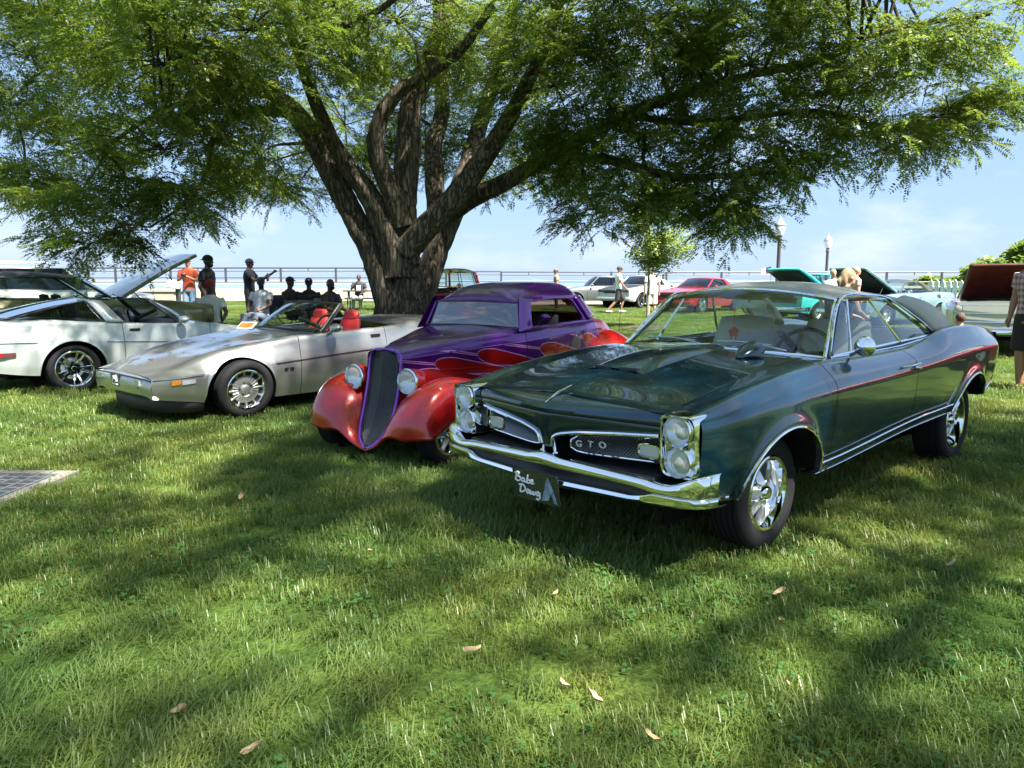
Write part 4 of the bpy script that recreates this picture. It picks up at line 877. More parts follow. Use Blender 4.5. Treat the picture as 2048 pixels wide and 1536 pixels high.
gx_ = np.concatenate([np.linspace(-160, -32, 14), np.linspace(-30, 30, 81), np.linspace(32, 160, 14)]); gy_ = np.concatenate([np.linspace(-40, 0, 9), np.linspace(1, WALL_Y, 85)])
XX, YY = np.meshgrid(gx_, gy_, indexing='ij'); ZZ = ground_z(XX, YY)
tag(MB().grid(np.stack([XX, YY, ZZ], 2)).build('lawn', LAWN, angle=80), kind='structure')
# water to the horizon
def water_mat():
    m = bpy.data.materials.new('water'); m.use_nodes = True; t = m.node_tree; b = t.nodes['Principled BSDF']; l = t.links.new
    b.inputs['Base Color'].default_value = (.13, .19, .25, 1); b.inputs['Roughness'].default_value = .3; b.inputs['IOR'].default_value = 1.33
    ge = N(t, 'ShaderNodeNewGeometry'); mpp = N(t, 'ShaderNodeMapping'); mpp.inputs['Scale'].default_value = (.25, .8, 1); n1 = N(t, 'ShaderNodeTexNoise'); n1.inputs['Scale'].default_value = 1.2; n1.inputs['Detail'].default_value = 5
    bp = N(t, 'ShaderNodeBump'); bp.inputs['Strength'].default_value = .35; bp.inputs['Distance'].default_value = .15
    l(ge.outputs['Position'], mpp.inputs[0]); l(mpp.outputs[0], n1.inputs['Vector']); l(n1.outputs[0], bp.inputs['Height']); l(bp.outputs[0], b.inputs['Normal']); return m
tag(MB().grid(np.array([[(-9000, WALL_Y+.3, -1.3), (-9000, 9000, -1.3)], [(9000, WALL_Y+.3, -1.3), (9000, 9000, -1.3)]])).build('water', water_mat()), kind='structure')
# far shore, the haze put into its pale blue-grey colour
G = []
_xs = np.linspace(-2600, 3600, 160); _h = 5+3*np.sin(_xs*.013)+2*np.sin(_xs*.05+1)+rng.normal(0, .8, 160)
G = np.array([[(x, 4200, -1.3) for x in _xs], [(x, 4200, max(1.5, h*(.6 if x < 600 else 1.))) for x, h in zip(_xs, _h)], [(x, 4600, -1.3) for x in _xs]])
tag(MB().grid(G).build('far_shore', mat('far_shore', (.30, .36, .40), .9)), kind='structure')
CONC = mat('concrete', (.46, .40, .31), .9, bump=(14, .5, .02), var=(3.5, (.36, .31, .24), .4, .68))
PATH = mat('path_concrete', (.42, .36, .30), .9, var=(2, (.36, .31, .26)))
wz = gz(0, WALL_Y)
# paved promenade strip in front of the wall
xs = np.linspace(-60, 60, 61)
tag(MB().grid(np.array([[(x, WALL_Y-4.2, gz(x, WALL_Y-4.2)+.012) for x in xs], [(x, WALL_Y-.2, gz(x, WALL_Y-.2)+.012) for x in xs]])).build('promenade_path', PATH), kind='structure')
RAILM = mat('rail_paint', (.045, .05, .055), .45)
def zline(py, y): return CAM_H - (py-561)/FPX*y*1.0
wall = empty('sea_wall', (0, WALL_Y, wz), 0, 'low tan concrete sea wall running along the water under the railing', 'wall')
x = -40.
while x < 40:
    L_ = 4.0; zb0 = gz(x+2, WALL_Y); top = .52
    b = MB(); b.box((x+L_/2, .0, .25+zb0-wz-.2), (L_-.02, .42, top+.4)); b.box((x+L_/2, 0, top+zb0-wz+.27), (L_-.02, .50, .08)); b.build('wall_panel', CONC, wall, smooth=False); x += L_
# taller concrete block by the open bonnet
bl = empty('concrete_block', (at(320, 590, 30).x-.2, 29.5, gz(-13, 29.5)), 0, 'thick tan concrete block behind the raised bonnet of the olive car', 'block')
b = MB(); b.box((0, 0, .36), (2.6, .9, .74), taper=.98); bo = b.build('block_body', CONC, bl, smooth=False); bo.modifiers.new('soft', 'BEVEL').width = .05
b = MB(); b.box((0, 0, .75), (2.66, .96, .07)); b.build('block_cap', CONC, bl, smooth=False)
# railing in bays
for k in range(-12, 13):
    x0, x1 = k*3.05-.6, (k+1)*3.05-.6; zb0 = gz((x0+x1)/2, WALL_Y)+.68+.1
    bay = empty('railing_bay', ((x0+x1)/2, WALL_Y, zb0), 0, 'dark metal railing bay on the sea wall between two posts', 'railing', 'railing bays along the sea wall')
    for z_, r_ in ((.86, .045), (.68, .022), (.32, .028), (.06, .03)): MB().tube([(-1.525, 0, z_), (1.525, 0, z_)], r_, 6).build('rail', RAILM, bay)
    MB().box((-1.525, 0, .43), (.10, .10, .90)).build('post', RAILM, bay, smooth=False)
    MB().box((0, 0, .77), (.04, .04, .16)).build('picket', RAILM, bay, smooth=False)
# ---------------------------------------------------------------- lamp posts
GLOBE = mat('lamp_globe', (.85, .83, .78), .2, trans=.0, coat=.5)
def lamp_post(px, top_py, zc, label):
    p = at(px, top_py, zc); base = gz(p.x, p.y); h = p.z-base; r = empty('lamp_post', (p.x, p.y, base), 0, label, 'lamp post', 'lamp posts along the promenade')
    MB().lathe([(.20, 0), (.20, .12), (.15, .18), (.15, .5), (.11, .58), (.085, .75), (.075, h-1.05), (.10, h-1.0), (.10, h-.93), (.06, h-.88), (.12, h-.80)], 14, 'z').build('pole', mat('lamp_pole', (.10, .085, .08), .5), r)
    MB().lathe([(.13, h-.80), (.21, h-.62), (.23, h-.45), (.20, h-.36), (.05, h-.35)], 16, 'z').build('globe', GLOBE, r)
    MB().lathe([(.25, h-.38), (.24, h-.34), (.14, h-.2), (.07, h-.12), (.03, h-.06), (.035, h-.02), (.001, h+.06)], 16, 'z').build('cap', mat('lamp_cap', (.40, .38, .36), .4, .4), r)
    return r
lamp_post(1561, 433, 33, 'tall lamp post with white globe rising behind the turquoise bonnets')
lamp_post(1657, 468, 44, 'shorter-looking farther lamp post with white globe behind the turquoise roof')
# ---------------------------------------------------------------- picket fence
pf = empty('picket_fence', (*at(1900, 600, 24).xy, 0), 0, 'white pointed picket fence behind the parked cars at the right', 'fence')
PW = mat('picket_white', (.78, .78, .75), .55, var=(6, (.66, .66, .62)))
a0, a1 = at(1862, 575, 32.0), at(2060, 575, 28.5); n = 16; pf.location = (a0.x, a0.y, gz(a0.x, a0.y)-.02)
for k in range(n):
    t = k/(n-1); q = Vector((a0.x+(a1.x-a0.x)*t, a0.y+(a1.y-a0.y)*t)); zz = gz(q.x, q.y)-pf.location.z; hh = 1.30+.02*math.sin(k*2.1)
    b = MB(); w2 = .095; ux = Vector((a1.x-a0.x, a1.y-a0.y)).normalized()
    poly = [(-w2, 0), (w2, 0), (w2, hh-.14), (0, hh), (-w2, hh-.14)]
    b.prism([(q.x-a0.x+ux.x*u, q.y-a0.y+ux.y*u, zz+v) for u, v in poly], (ux.y*.03, -ux.x*.03, 0)); b.build('picket', PW, pf, smooth=False)
for z_ in (.35, 1.02):
    b = MB(); b.tube([(0, .04, z_), (a1.x-a0.x, a1.y-a0.y+.04, z_+gz(a1.x, a1.y)-gz(a0.x, a0.y))], .04, 4); b.build('rail', PW, pf, smooth=False)
# ---------------------------------------------------------------- drain grate
gp = on_ground(40, 985); gc = empty('drain_grate', (-4.05, 5.05, GZ+.045), R(0), 'grey steel drain grate in a concrete collar set into the lawn', 'drain grate')
c4 = [on_ground(-190, 955), on_ground(158, 951), on_ground(60, 1010), on_ground(-60, 1035), on_ground(-330, 1010)]
P1, P2 = on_ground(158, 951), on_ground(0, 1018); P0 = on_ground(-120, 949)
ux = (P1-P0).xy.normalized(); uy = (P2-P1).xy.normalized(); L1, L2 = 1.15, 1.05
gc.location = (P1.x, P1.y, GZ+.03)
def gl(a, b_, z): return (-ux.x*a+uy.x*b_, -ux.y*a+uy.y*b_, z)
for (a0_, a1_, b0, b1) in ((0, L1, 0, .09), (0, L1, L2-.09, L2), (0, .09, .09, L2-.09), (L1-.09, L1, .09, L2-.09)):
    b = MB(); b.prism([gl(a0_, b0, -.06), gl(a1_, b0, -.06), gl(a1_, b1, -.06), gl(a0_, b1, -.06)], (0, 0, .075)); b.build('collar', mat('collar_concrete', (.19, .175, .155), .95, bump=(30, .4, .01), var=(9, (.13, .12, .10))), gc, smooth=False)
STEEL = mat('galvanised', (.15, .165, .19), .55, .5, var=(20, (.16, .17, .18)))
b = MB(); b.add([gl(.09, .09, -.05), gl(L1-.09, .09, -.05), gl(L1-.09, L2-.09, -.05), gl(.09, L2-.09, -.05)], [(0, 1, 2, 3)]); b.build('pit', mat('pit_dark', (.015, .016, .016), .9), gc, smooth=False)
for k in range(9):
    a = .14+(L1-.28)*k/8; b = MB(); b.prism([gl(a-.010, .09, -.02), gl(a+.010, .09, -.02), gl(a+.010, L2-.09, -.02), gl(a-.010, L2-.09, -.02)], (0, 0, .028)); b.build('bar', STEEL, gc, smooth=False)
for k in range(9):
    v = .14+(L2-.28)*k/8; b = MB(); b.prism([gl(.09, v-.012, -.022), gl(L1-.09, v-.012+.0, -.022), gl(L1-.09, v+.012, -.022), gl(.09, v+.012, -.022)], (0, 0, .026)); b.build('cross_bar', STEEL, gc, smooth=False)
# ---------------------------------------------------------------- picnic table by the wall, information panel
pt = at(735, 600, 29.5); pz = gz(pt.x, pt.y); tb = empty('picnic_table', (pt.x, pt.y, pz), R(8), 'dark metal picnic table with benches by the sea wall', 'table')
TM = mat('table_metal', (.05, .05, .052), .5)
MB().box((0, 0, .74), (1.8, .75, .05)).build('table_top', TM, tb, smooth=False)
for s_ in (-1, 1):
    MB().box((0, s_*.68, .45), (1.8, .26, .04)).build('bench', TM, tb, smooth=False)
    MB().tube([(s_*.7, -.72, 0), (s_*.7, -.68, .42), (s_*.7, -.3, .44), (s_*.7, -.28, .72), (s_*.7, .28, .72), (s_*.7, .3, .44), (s_*.7, .68, .42), (s_*.7, .72, 0)], .03, 6).build('frame', TM, tb)
pt = at(357, 596, 26); ip = empty('information_panel', (pt.x, pt.y, gz(pt.x, pt.y)), R(-12), 'white slanted information panel on a dark post beside the man in orange', 'sign')
MB().box((0, 0, .5), (.12, .12, 1.0)).build('post', TM, ip, smooth=False); b = MB(); b.box((-.1, -.05, 1.05), (.5, .36, .04), rot=Matrix.Rotation(R(38), 4, 'X') @ Matrix.Rotation(R(12), 4, 'Y')); b.build('panel', mat('panel_white', (.75, .78, .78), .35), ip, smooth=False)
# ================================================================ trees
def leaf_mat(name, c1, c2, trans):
    m = bpy.data.materials.new(name); m.use_nodes = True; t = m.node_tree; t.nodes.clear(); l = t.links.new
    o = N(t, 'ShaderNodeOutputMaterial'); oi = N(t, 'ShaderNodeObjectInfo'); rp = N(t, 'ShaderNodeMixRGB'); rp.inputs[1].default_value = (*c1, 1); rp.inputs[2].default_value = (*c2, 1)
    l(oi.outputs['Random'], rp.inputs[0]); d = N(t, 'ShaderNodeBsdfDiffuse'); tr = N(t, 'ShaderNodeBsdfTranslucent'); gl = N(t, 'ShaderNodeBsdfGlossy'); gl.inputs['Roughness'].default_value = .4
    hs = N(t, 'ShaderNodeHueSaturation'); hs.inputs['Value'].default_value = 1.9; hs.inputs['Hue'].default_value = .485; hs.inputs['Saturation'].default_value = 1.05; l(rp.outputs[0], hs.inputs['Color']); l(hs.outputs[0], tr.inputs[0]); l(rp.outputs[0], d.inputs[0])
    m1 = N(t, 'ShaderNodeMixShader'); m1.inputs[0].default_value = trans; m2 = N(t, 'ShaderNodeMixShader'); m2.inputs[0].default_value = .03
    l(d.outputs[0], m1.inputs[1]); l(tr.outputs[0], m1.inputs[2]); l(m1.outputs[0], m2.inputs[1]); l(gl.outputs[0], m2.inputs[2]); l(m2.outputs[0], o.inputs[0]); return m
def hidden_collection(name, objs):
    c = bpy.data.collections.new(name)
    for o in objs:
        for u in list(o.users_collection): u.objects.unlink(o)
        c.objects.link(o)
    return c
def scatter(name, P, rot, scl, kind, coll, parent=None, matd=None):
    """points carrying instances of the meshes of a collection"""
    me = bpy.data.meshes.new(name); me.from_pydata(np.asarray(P).tolist(), [], [])
    a = me.attributes.new('rot', 'FLOAT_VECTOR', 'POINT'); a.data.foreach_set('vector', np.asarray(rot, float).ravel())
    a = me.attributes.new('scl', 'FLOAT', 'POINT'); a.data.foreach_set('value', np.asarray(scl, float))
    a = me.attributes.new('kind_id', 'INT', 'POINT'); a.data.foreach_set('value', np.asarray(kind, int))
    if matd: me.materials.append(matd)
    o = bpy.data.objects.new(name, me); link(o, parent)
    ng = bpy.data.node_groups.new(name+'_nodes', 'GeometryNodeTree'); ng.interface.new_socket('Geometry', in_out='INPUT', socket_type='NodeSocketGeometry'); ng.interface.new_socket('Geometry', in_out='OUTPUT', socket_type='NodeSocketGeometry')
    gi, go_ = N(ng, 'NodeGroupInput'), N(ng, 'NodeGroupOutput'); ci = N(ng, 'GeometryNodeCollectionInfo'); ci.inputs[0].default_value = coll; ci.inputs['Separate Children'].default_value = True; ci.inputs['Reset Children'].default_value = True
    ip_ = N(ng, 'GeometryNodeInstanceOnPoints'); ip_.inputs['Pick Instance'].default_value = True
    def att(nm, typ): n = N(ng, 'GeometryNodeInputNamedAttribute', data_type=typ); n.inputs[0].default_value = nm; return n.outputs[0]
    l = ng.links.new; l(gi.outputs[0], ip_.inputs['Points']); l(ci.outputs[0], ip_.inputs['Instance']); l(att('kind_id', 'INT'), ip_.inputs['Instance Index']); l(att('rot', 'FLOAT_VECTOR'), ip_.inputs['Rotation']); l(att('scl', 'FLOAT'), ip_.inputs['Scale']); l(ip_.outputs[0], go_.inputs[0])
    md = o.modifiers.new('scatter', 'NODES'); md.node_group = ng; return o
LEAF = leaf_mat('locust_leaf', (.082, .142, .020), (.135, .182, .034), .55)
TWIG = mat('twig', (.05, .038, .026), .9)
def spray_mesh(seed, nf=8, L_=.46):
    r = random.Random(seed); V = []; F = []; MI = []
    def frond(o, d, up, ln):
        side = d.cross(up).normalized(); n = 10
        for k in range(n):
            t = (k+.7)/n; droop = -.22*t*t*ln; p = o + d*(ln*t) + Vector((0, 0, droop))
            for sg in (1, -1):
                if r.random() < .06: continue
                l_ = ln*.23*math.sin(PI*(.16+.8*t))**.5*r.uniform(.85, 1.15); w_ = l_*.42; ax = (side*sg*.9 + d*.42 + up*r.uniform(-.35, .25)).normalized(); nn = ax.cross(up).normalized()*w_*.5; n0 = len(V)
                tilt = up*r.uniform(-.4, .4)*w_
                V.extend([p, p+ax*l_*.45+nn+tilt, p+ax*l_, p+ax*l_*.45-nn-tilt]); F.append((n0, n0+1, n0+2, n0+3)); MI.append(0)
    for k in range(nf):
        t = (k+.6)/nf; o = Vector((L_*t, .03*math.sin(k*1.7), -.12*t*t*L_)); sg = 1 if k % 2 else -1
        a = r.uniform(.6, 1.15)*sg*(1-.45*t) if k < nf-1 else r.uniform(-.2, .2); d = Vector((math.cos(a), math.sin(a), r.uniform(-.35, .22))).normalized()
        up = Vector((r.uniform(-.35, .35), r.uniform(-.35, .35), 1)).normalized(); frond(o, d, up, r.uniform(.17, .25))
    n0 = len(V); V.extend([Vector((0, -.005, 0)), Vector((0, .005, 0)), Vector((L_*.9, .002, -.1*L_)), Vector((L_*.9, -.002, -.1*L_))]); F.append((n0, n0+1, n0+2, n0+3)); MI.append(1)
    me = bpy.data.meshes.new('spray'); me.from_pydata([tuple(v) for v in V], [], F); me.materials.append(LEAF); me.materials.append(TWIG); me.polygons.foreach_set('material_index', MI)
    o = bpy.data.objects.new('leaf_spray_%d' % seed, me); COL.objects.link(o); return o
SPRAYS = hidden_collection('leaf_sprays', [spray_mesh(i) for i in range(4)])
def bark_mat():
    m = bpy.data.materials.new('bark'); m.use_nodes = True; t = m.node_tree; b = t.nodes['Principled BSDF']; l = t.links.new
    tcn = N(t, 'ShaderNodeTexCoord'); mpn = N(t, 'ShaderNodeMapping'); mpn.inputs['Scale'].default_value = (1, 1, .13); l(tcn.outputs['Object'], mpn.inputs[0])
    n1 = N(t, 'ShaderNodeTexNoise'); n1.inputs['Scale'].default_value = 14; n1.inputs['Detail'].default_value = 8; n1.inputs['Roughness'].default_value = .7; n1.inputs['Distortion'].default_value = .6; v = N(t, 'ShaderNodeTexVoronoi', feature='DISTANCE_TO_EDGE'); v.inputs['Scale'].default_value = 17
    l(mpn.outputs[0], n1.inputs['Vector']); nm = N(t, 'ShaderNodeMixRGB'); nm.inputs[0].default_value = .12; l(mpn.outputs[0], nm.inputs[1]); l(n1.outputs[1], nm.inputs[2]); l(nm.outputs[0], v.inputs['Vector'])
    r = N(t, 'ShaderNodeValToRGB'); e = r.color_ramp.elements; e[0].position = .3; e[0].color = (.085, .072, .056, 1); e[1].position = .72; e[1].color = (.29, .245, .19, 1); l(n1.outputs[0], r.inputs[0])
    ml = N(t, 'ShaderNodeMixRGB', blend_type='MULTIPLY'); ml.inputs[0].default_value = .75; r2 = N(t, 'ShaderNodeValToRGB'); r2.color_ramp.elements[0].color = (.3, .28, .26, 1); r2.color_ramp.elements[1].position = .12; l(v.outputs[0], r2.inputs[0]); l(r.outputs[0], ml.inputs[1]); l(r2.outputs[0], ml.inputs[2]); l(ml.outputs[0], b.inputs['Base Color'])
    ad = N(t, 'ShaderNodeMath', operation='ADD'); mm = N(t, 'ShaderNodeMath', operation='MINIMUM'); mm.inputs[1].default_value = .16; l(v.outputs[0], mm.inputs[0]); m2 = N(t, 'ShaderNodeMath', operation='MULTIPLY'); m2.inputs[1].default_value = 5; l(mm.outputs[0], m2.inputs[0]); l(m2.outputs[0], ad.inputs[0]); l(n1.outputs[0], ad.inputs[1])
    bp = N(t, 'ShaderNodeBump'); bp.inputs['Strength'].default_value = 1; bp.inputs['Distance'].default_value = .045; l(ad.outputs[0], bp.inputs['Height']); l(bp.outputs[0], b.inputs['Normal']); b.inputs['Roughness'].default_value = .95; b.inputs['Specular IOR Level'].default_value = .1
    return m
BARK = bark_mat()
def big_tree():
    Z0 = 14.5; base = at(805, 700, Z0); tz = gz(base.x, base.y); root = empty('locust_tree', (base.x, base.y, tz), 0, 'old spreading honey locust with a many-stemmed trunk shading the cars', 'tree')
    off = Vector((base.x, base.y, tz)); skel = []
    def limb(pts, name='limb', n=10, sub=6, wob=.02, build=True):
        Q = [(*(at(a, b, c)-off), r) for a, b, c, r in pts]; C = crom(Q, sub); C[1:-1, :3] += rng.normal(0, wob, (len(C)-2, 3))*C[1:-1, 3:4]*1.5
        for c in C: skel.append(c)
        mb = MB(); P = C[:, :3]; r = C[:, 3]; T = np.gradient(P, axis=0); T /= np.linalg.norm(T, axis=1)[:, None]; a = np.cross(T[0], [0, 1., 0]); a /= np.linalg.norm(a); rings = []; k = 20 if r.max() > .1 else n
        ph = rng.uniform(0, 6, 3)
        for i in range(len(P)):
            a = a-T[i]*(a@T[i]); a /= np.linalg.norm(a); b = np.cross(T[i], a); th = np.linspace(0, 2*PI, k, endpoint=False)
            rr = r[i]*(1+.07*np.sin(3*th+ph[0]+i*.12)+.05*np.sin(5*th+ph[1]-i*.1)+.03*np.sin(9*th+ph[2]))
            rings.append(P[i]+rr[:, None]*(np.cos(th)[:, None]*a+np.sin(th)[:, None]*b))
        mb.grid(np.array(rings), close_v=True); 
        return mb.build(name, BARK, root, angle=80)
    B = []
    limb([(806, 712, 14.5, .66), (806, 690, 14.5, .56), (806, 655, 14.5, .49), (806, 610, 14.5, .45), (806, 560, 14.5, .38), (806, 520, 14.5, .31), (808, 470, 14.5, .27)], 'trunk', sub=8, wob=.03)
    limb([(787, 640, 14.3, .27), (768, 570, 14.3, .25), (737, 490, 14.25, .225), (702, 425, 14.2, .21), (665, 350, 14.1, .22), (632, 285, 13.9, .20), (590, 225, 13.6, .17), (540, 185, 13.2, .14), (470, 150, 12.6, .10), (380, 130, 11.8, .06)])
    limb([(800, 560, 14.2, .30), (788, 500, 14.1, .24), (760, 430, 14.0, .21), (728, 375, 13.9, .19), (680, 310, 13.7, .15), (640, 230, 13.2, .12), (600, 120, 12.6, .09), (560, 0, 12, .06)])
    limb([(806, 540, 14.3, .33), (806, 460, 14.3, .29), (808, 400, 14.3, .25), (816, 300, 14.3, .23), (822, 210, 14.2, .20), (860, 110, 14, .17), (900, 0, 13.8, .14), (930, -140, 13.5, .10), (960, -300, 13, .06)])
    limb([(805, 450, 14.0, .20), (785, 385, 13.8, .18), (755, 310, 13.6, .16), (760, 240, 13.4, .14), (800, 180, 13.2, .12), (850, 150, 13, .10), (920, 100, 12.7, .08), (985, 10, 12.2, .06)])
    limb([(836, 620, 15.0, .27), (853, 560, 15.1, .25), (880, 480, 15.2, .23), (905, 420, 15.4, .24), (930, 350, 15.7, .2), (960, 250, 16.2, .16), (1000, 120, 16.8, .11), (1040, -40, 17.2, .07)])
    limb([(860, 500, 15.4, .2), (872, 420, 15.7, .2), (866, 300, 16.0, .18), (885, 220, 16.3, .16), (880, 100, 16.6, .12), (870, -60, 17, .08)])
    limb([(815, 500, 14.0, .24), (845, 462, 13.8, .22), (900, 405, 13.6, .20), (945, 345, 13.4, .18), (1005, 258, 13, .15), (1046, 183, 12.7, .12), (1088, 96, 12.3, .09), (1130, -20, 11.9, .06)])
    limb([(900, 425, 15.0, .18), (945, 395, 14.6, .18), (996, 372, 14.2, .16), (1067, 333, 13.7, .13), (1150, 285, 13.1, .11), (1253, 231, 12.5, .09), (1360, 190, 12, .07), (1500, 150, 11.4, .05), (1660, 110, 11, .03)])
    limb([(1100, 320, 13.6, .09), (1206, 318, 13, .085), (1308, 345, 12.4, .075), (1378, 356, 12, .06), (1460, 350, 11.7, .045), (1560, 345, 11.5, .03)])
    limb([(1253, 231, 12.5, .06), (1400, 245, 12, .055), (1609, 222, 11.4, .04), (1697, 236, 11.2, .03), (1810, 262, 11, .02)])
    limb([(1500, 150, 11.4, .05), (1640, 120, 11, .05), (1771, 62, 10.7, .04), (1980, 28, 10.4, .025)])
    limb([(590, 225, 13.6, .10), (480, 225, 13, .07), (430, 270, 12.4, .05), (414, 344, 11.8, .035), (380, 400, 11.4, .025), (300, 455, 11, .015)])
    limb([(540, 185, 13.2, .08), (430, 158, 12, .06), (390, 195, 11.5, .05), (312, 228, 11, .035), (200, 300, 11, .025)])
    limb([(640, 230, 13.2, .08), (605, 90, 12.2, .06), (735, 35, 11.6, .05), (820, -30, 11.2, .04)])
    limb([(470, 150, 12.6, .07), (300, 90, 13, .05), (120, 120, 13.8, .04), (20, 200, 14, .02)])
    skel_ = np.array(skel)
    # foliage masses: (px, py, rx, ry, depth, depth radius, sprays per square metre)
    CL = [(60, 110, 130, 150, 14, 1.6), (120, 290, 140, 80, 13.6, 1.4), (50, 360, 70, 36, 13.2, 1.0), (250, 400, 105, 52, 11.6, 1.0), (200, 478, 90, 20, 10.8, .5), (330, 300, 130, 90, 11.2, 1.3), (330, 130, 180, 130, 10.4, 1.5), (500, 60, 170, 110, 10.8, 1.6), (470, 240, 120, 90, 12.2, 1.4), (370, 400, 45, 45, 11.4, .6), (150, 400, 80, 30, 11.8, .7),
          (520, 320, 100, 55, 16.2, 1.2), (590, 375, 70, 28, 17, .9), (470, 350, 60, 30, 15.5, .8), (640, 50, 140, 90, 12.4, 1.5), (790, 40, 150, 100, 12.8, 1.6), (690, 250, 90, 90, 16.8, 1.2), (850, 200, 120, 120, 17.2, 1.2), (1000, 90, 140, 100, 14.8, 1.3), (960, 320, 90, 55, 17, 1.0), (760, 330, 60, 60, 17.5, .9),
          (1110, 170, 130, 120, 12.2, 1.4), (1130, 350, 110, 50, 15.2, 1.1), (1190, 420, 70, 42, 13.8, .8), (1080, 290, 90, 60, 14.2, .9), (1190, 280, 120, 80, 13, 1.2), (1290, 300, 130, 90, 12.2, 1.2), (1318, 405, 30, 50, 11.8, .5), (1460, 320, 130, 80, 11.8, 1.2), (1430, 390, 50, 36, 11.8, .5), (1462, 425, 32, 34, 11.6, .4), (1590, 325, 70, 32, 11.6, .7),
          (1300, 90, 170, 120, 11.8, 1.5), (1500, 130, 160, 110, 11.4, 1.4), (1540, 230, 120, 55, 11.8, 1.0), (1690, 190, 120, 65, 11.2, 1.0), (1790, 265, 110, 32, 11.1, .7), (1815, 110, 130, 75, 10.8, 1.1), (1900, 235, 65, 45, 11, .6), (1940, 50, 110, 55, 10.6, 1.0), (1680, 60, 140, 80, 10.8, 1.2), (1975, 190, 30, 16, 11, .3), (1420, 30, 160, 80, 11, 1.2), (1130, 30, 150, 80, 11.6, 1.3), (230, 40, 150, 90, 12, 1.4)]
    P, Rt, Sc, Kd = [], [], [], []; tw = []
    def cluster(c, rad, n, axis=None):
        d = np.linalg.norm(skel_[:, :3]-c, axis=1)+np.maximum(0, skel_[:, 2]-c[2])*.2; s0 = skel_[int(np.argmin(d))]
        dl_ = np.linalg.norm(c-s0[:3]); mid = (s0[:3]+c)/2+np.array([0, 0, .12*dl_])+rng.normal(0, .12, 3)*dl_; tw.append((np.array([s0[:3], mid, c]), np.array([min(.045, s0[3]*.6), .022, .012])))
        hubs = c+rng.normal(0, .42, (max(3, n//14), 3))*rad
        for hcen in hubs: tw.append((np.array([c, (c+hcen)/2+np.array([0, 0, .05]), hcen]), np.array([.014, .010, .006])))
        for _ in range(n):
            v = rng.normal(0, 1, 3); v /= np.linalg.norm(v); rr = rng.uniform(.25, 1)**.5; p = c+v*rr*rad
            hcen = hubs[int(np.argmin(np.linalg.norm(hubs-p, axis=1)))]; o = p-hcen; az = math.atan2(o[1], o[0])+rng.normal(0, .7)
            pit = rng.normal(.18, .28)+(.25 if v[2] < -.3 else 0)
            P.append(p); Rt.append((rng.normal(0, .3), pit, az)); Sc.append(rng.uniform(.85, 1.4)); Kd.append(rng.integers(0, 4))
    for (px_, py_, rx, ry, zc, dr) in CL:
        c = np.array(at(px_, py_, zc)-off); k = zc/FPX; rad = np.array([rx*k, dr, ry*k]); cluster(c, rad, int(60*max(.4, rx*k*ry*k)*PI*min(1.25, .75+.3*dr)))
    # the part of the crown above the picture
    cnt = 0
    while cnt < 74:
        v = rng.normal(0, 1, 3); v /= np.linalg.norm(v); rr = rng.uniform(.35, 1)**.45; p = np.array([.2, -.4, 8.2])+v*rr*np.array([9.2, 8.0, 4.6])
        wp = Vector(p)+off
        if p[2] < 4.2: continue
        zc = wp.y*math.cos(PITCH)-(wp.z-CAM_H)*math.sin(PITCH)
        if zc < 3.2: continue
        py = 768-FPX*(wp.y*math.sin(PITCH)+(wp.z-CAM_H)*math.cos(PITCH))/zc
        if py > -90: continue
        cluster(p, np.array([1.5, 1.5, .9]), 55); cnt += 1
    cr_ = scatter('crown', np.array(P), np.array(Rt), np.array(Sc), np.array(Kd), SPRAYS, root, LEAF)
    tb_ = MB()
    for pts, r in tw: C = crom(np.column_stack([pts, r]), 4); tb_.tube(C[:, :3], C[:, 3], 5, cap=False)
    tag(tb_.build('twigs', TWIG, root, angle=80), kind='stuff'); cr_['kind'] = 'stuff'
    print('sprays', len(P)); return root
big_tree()
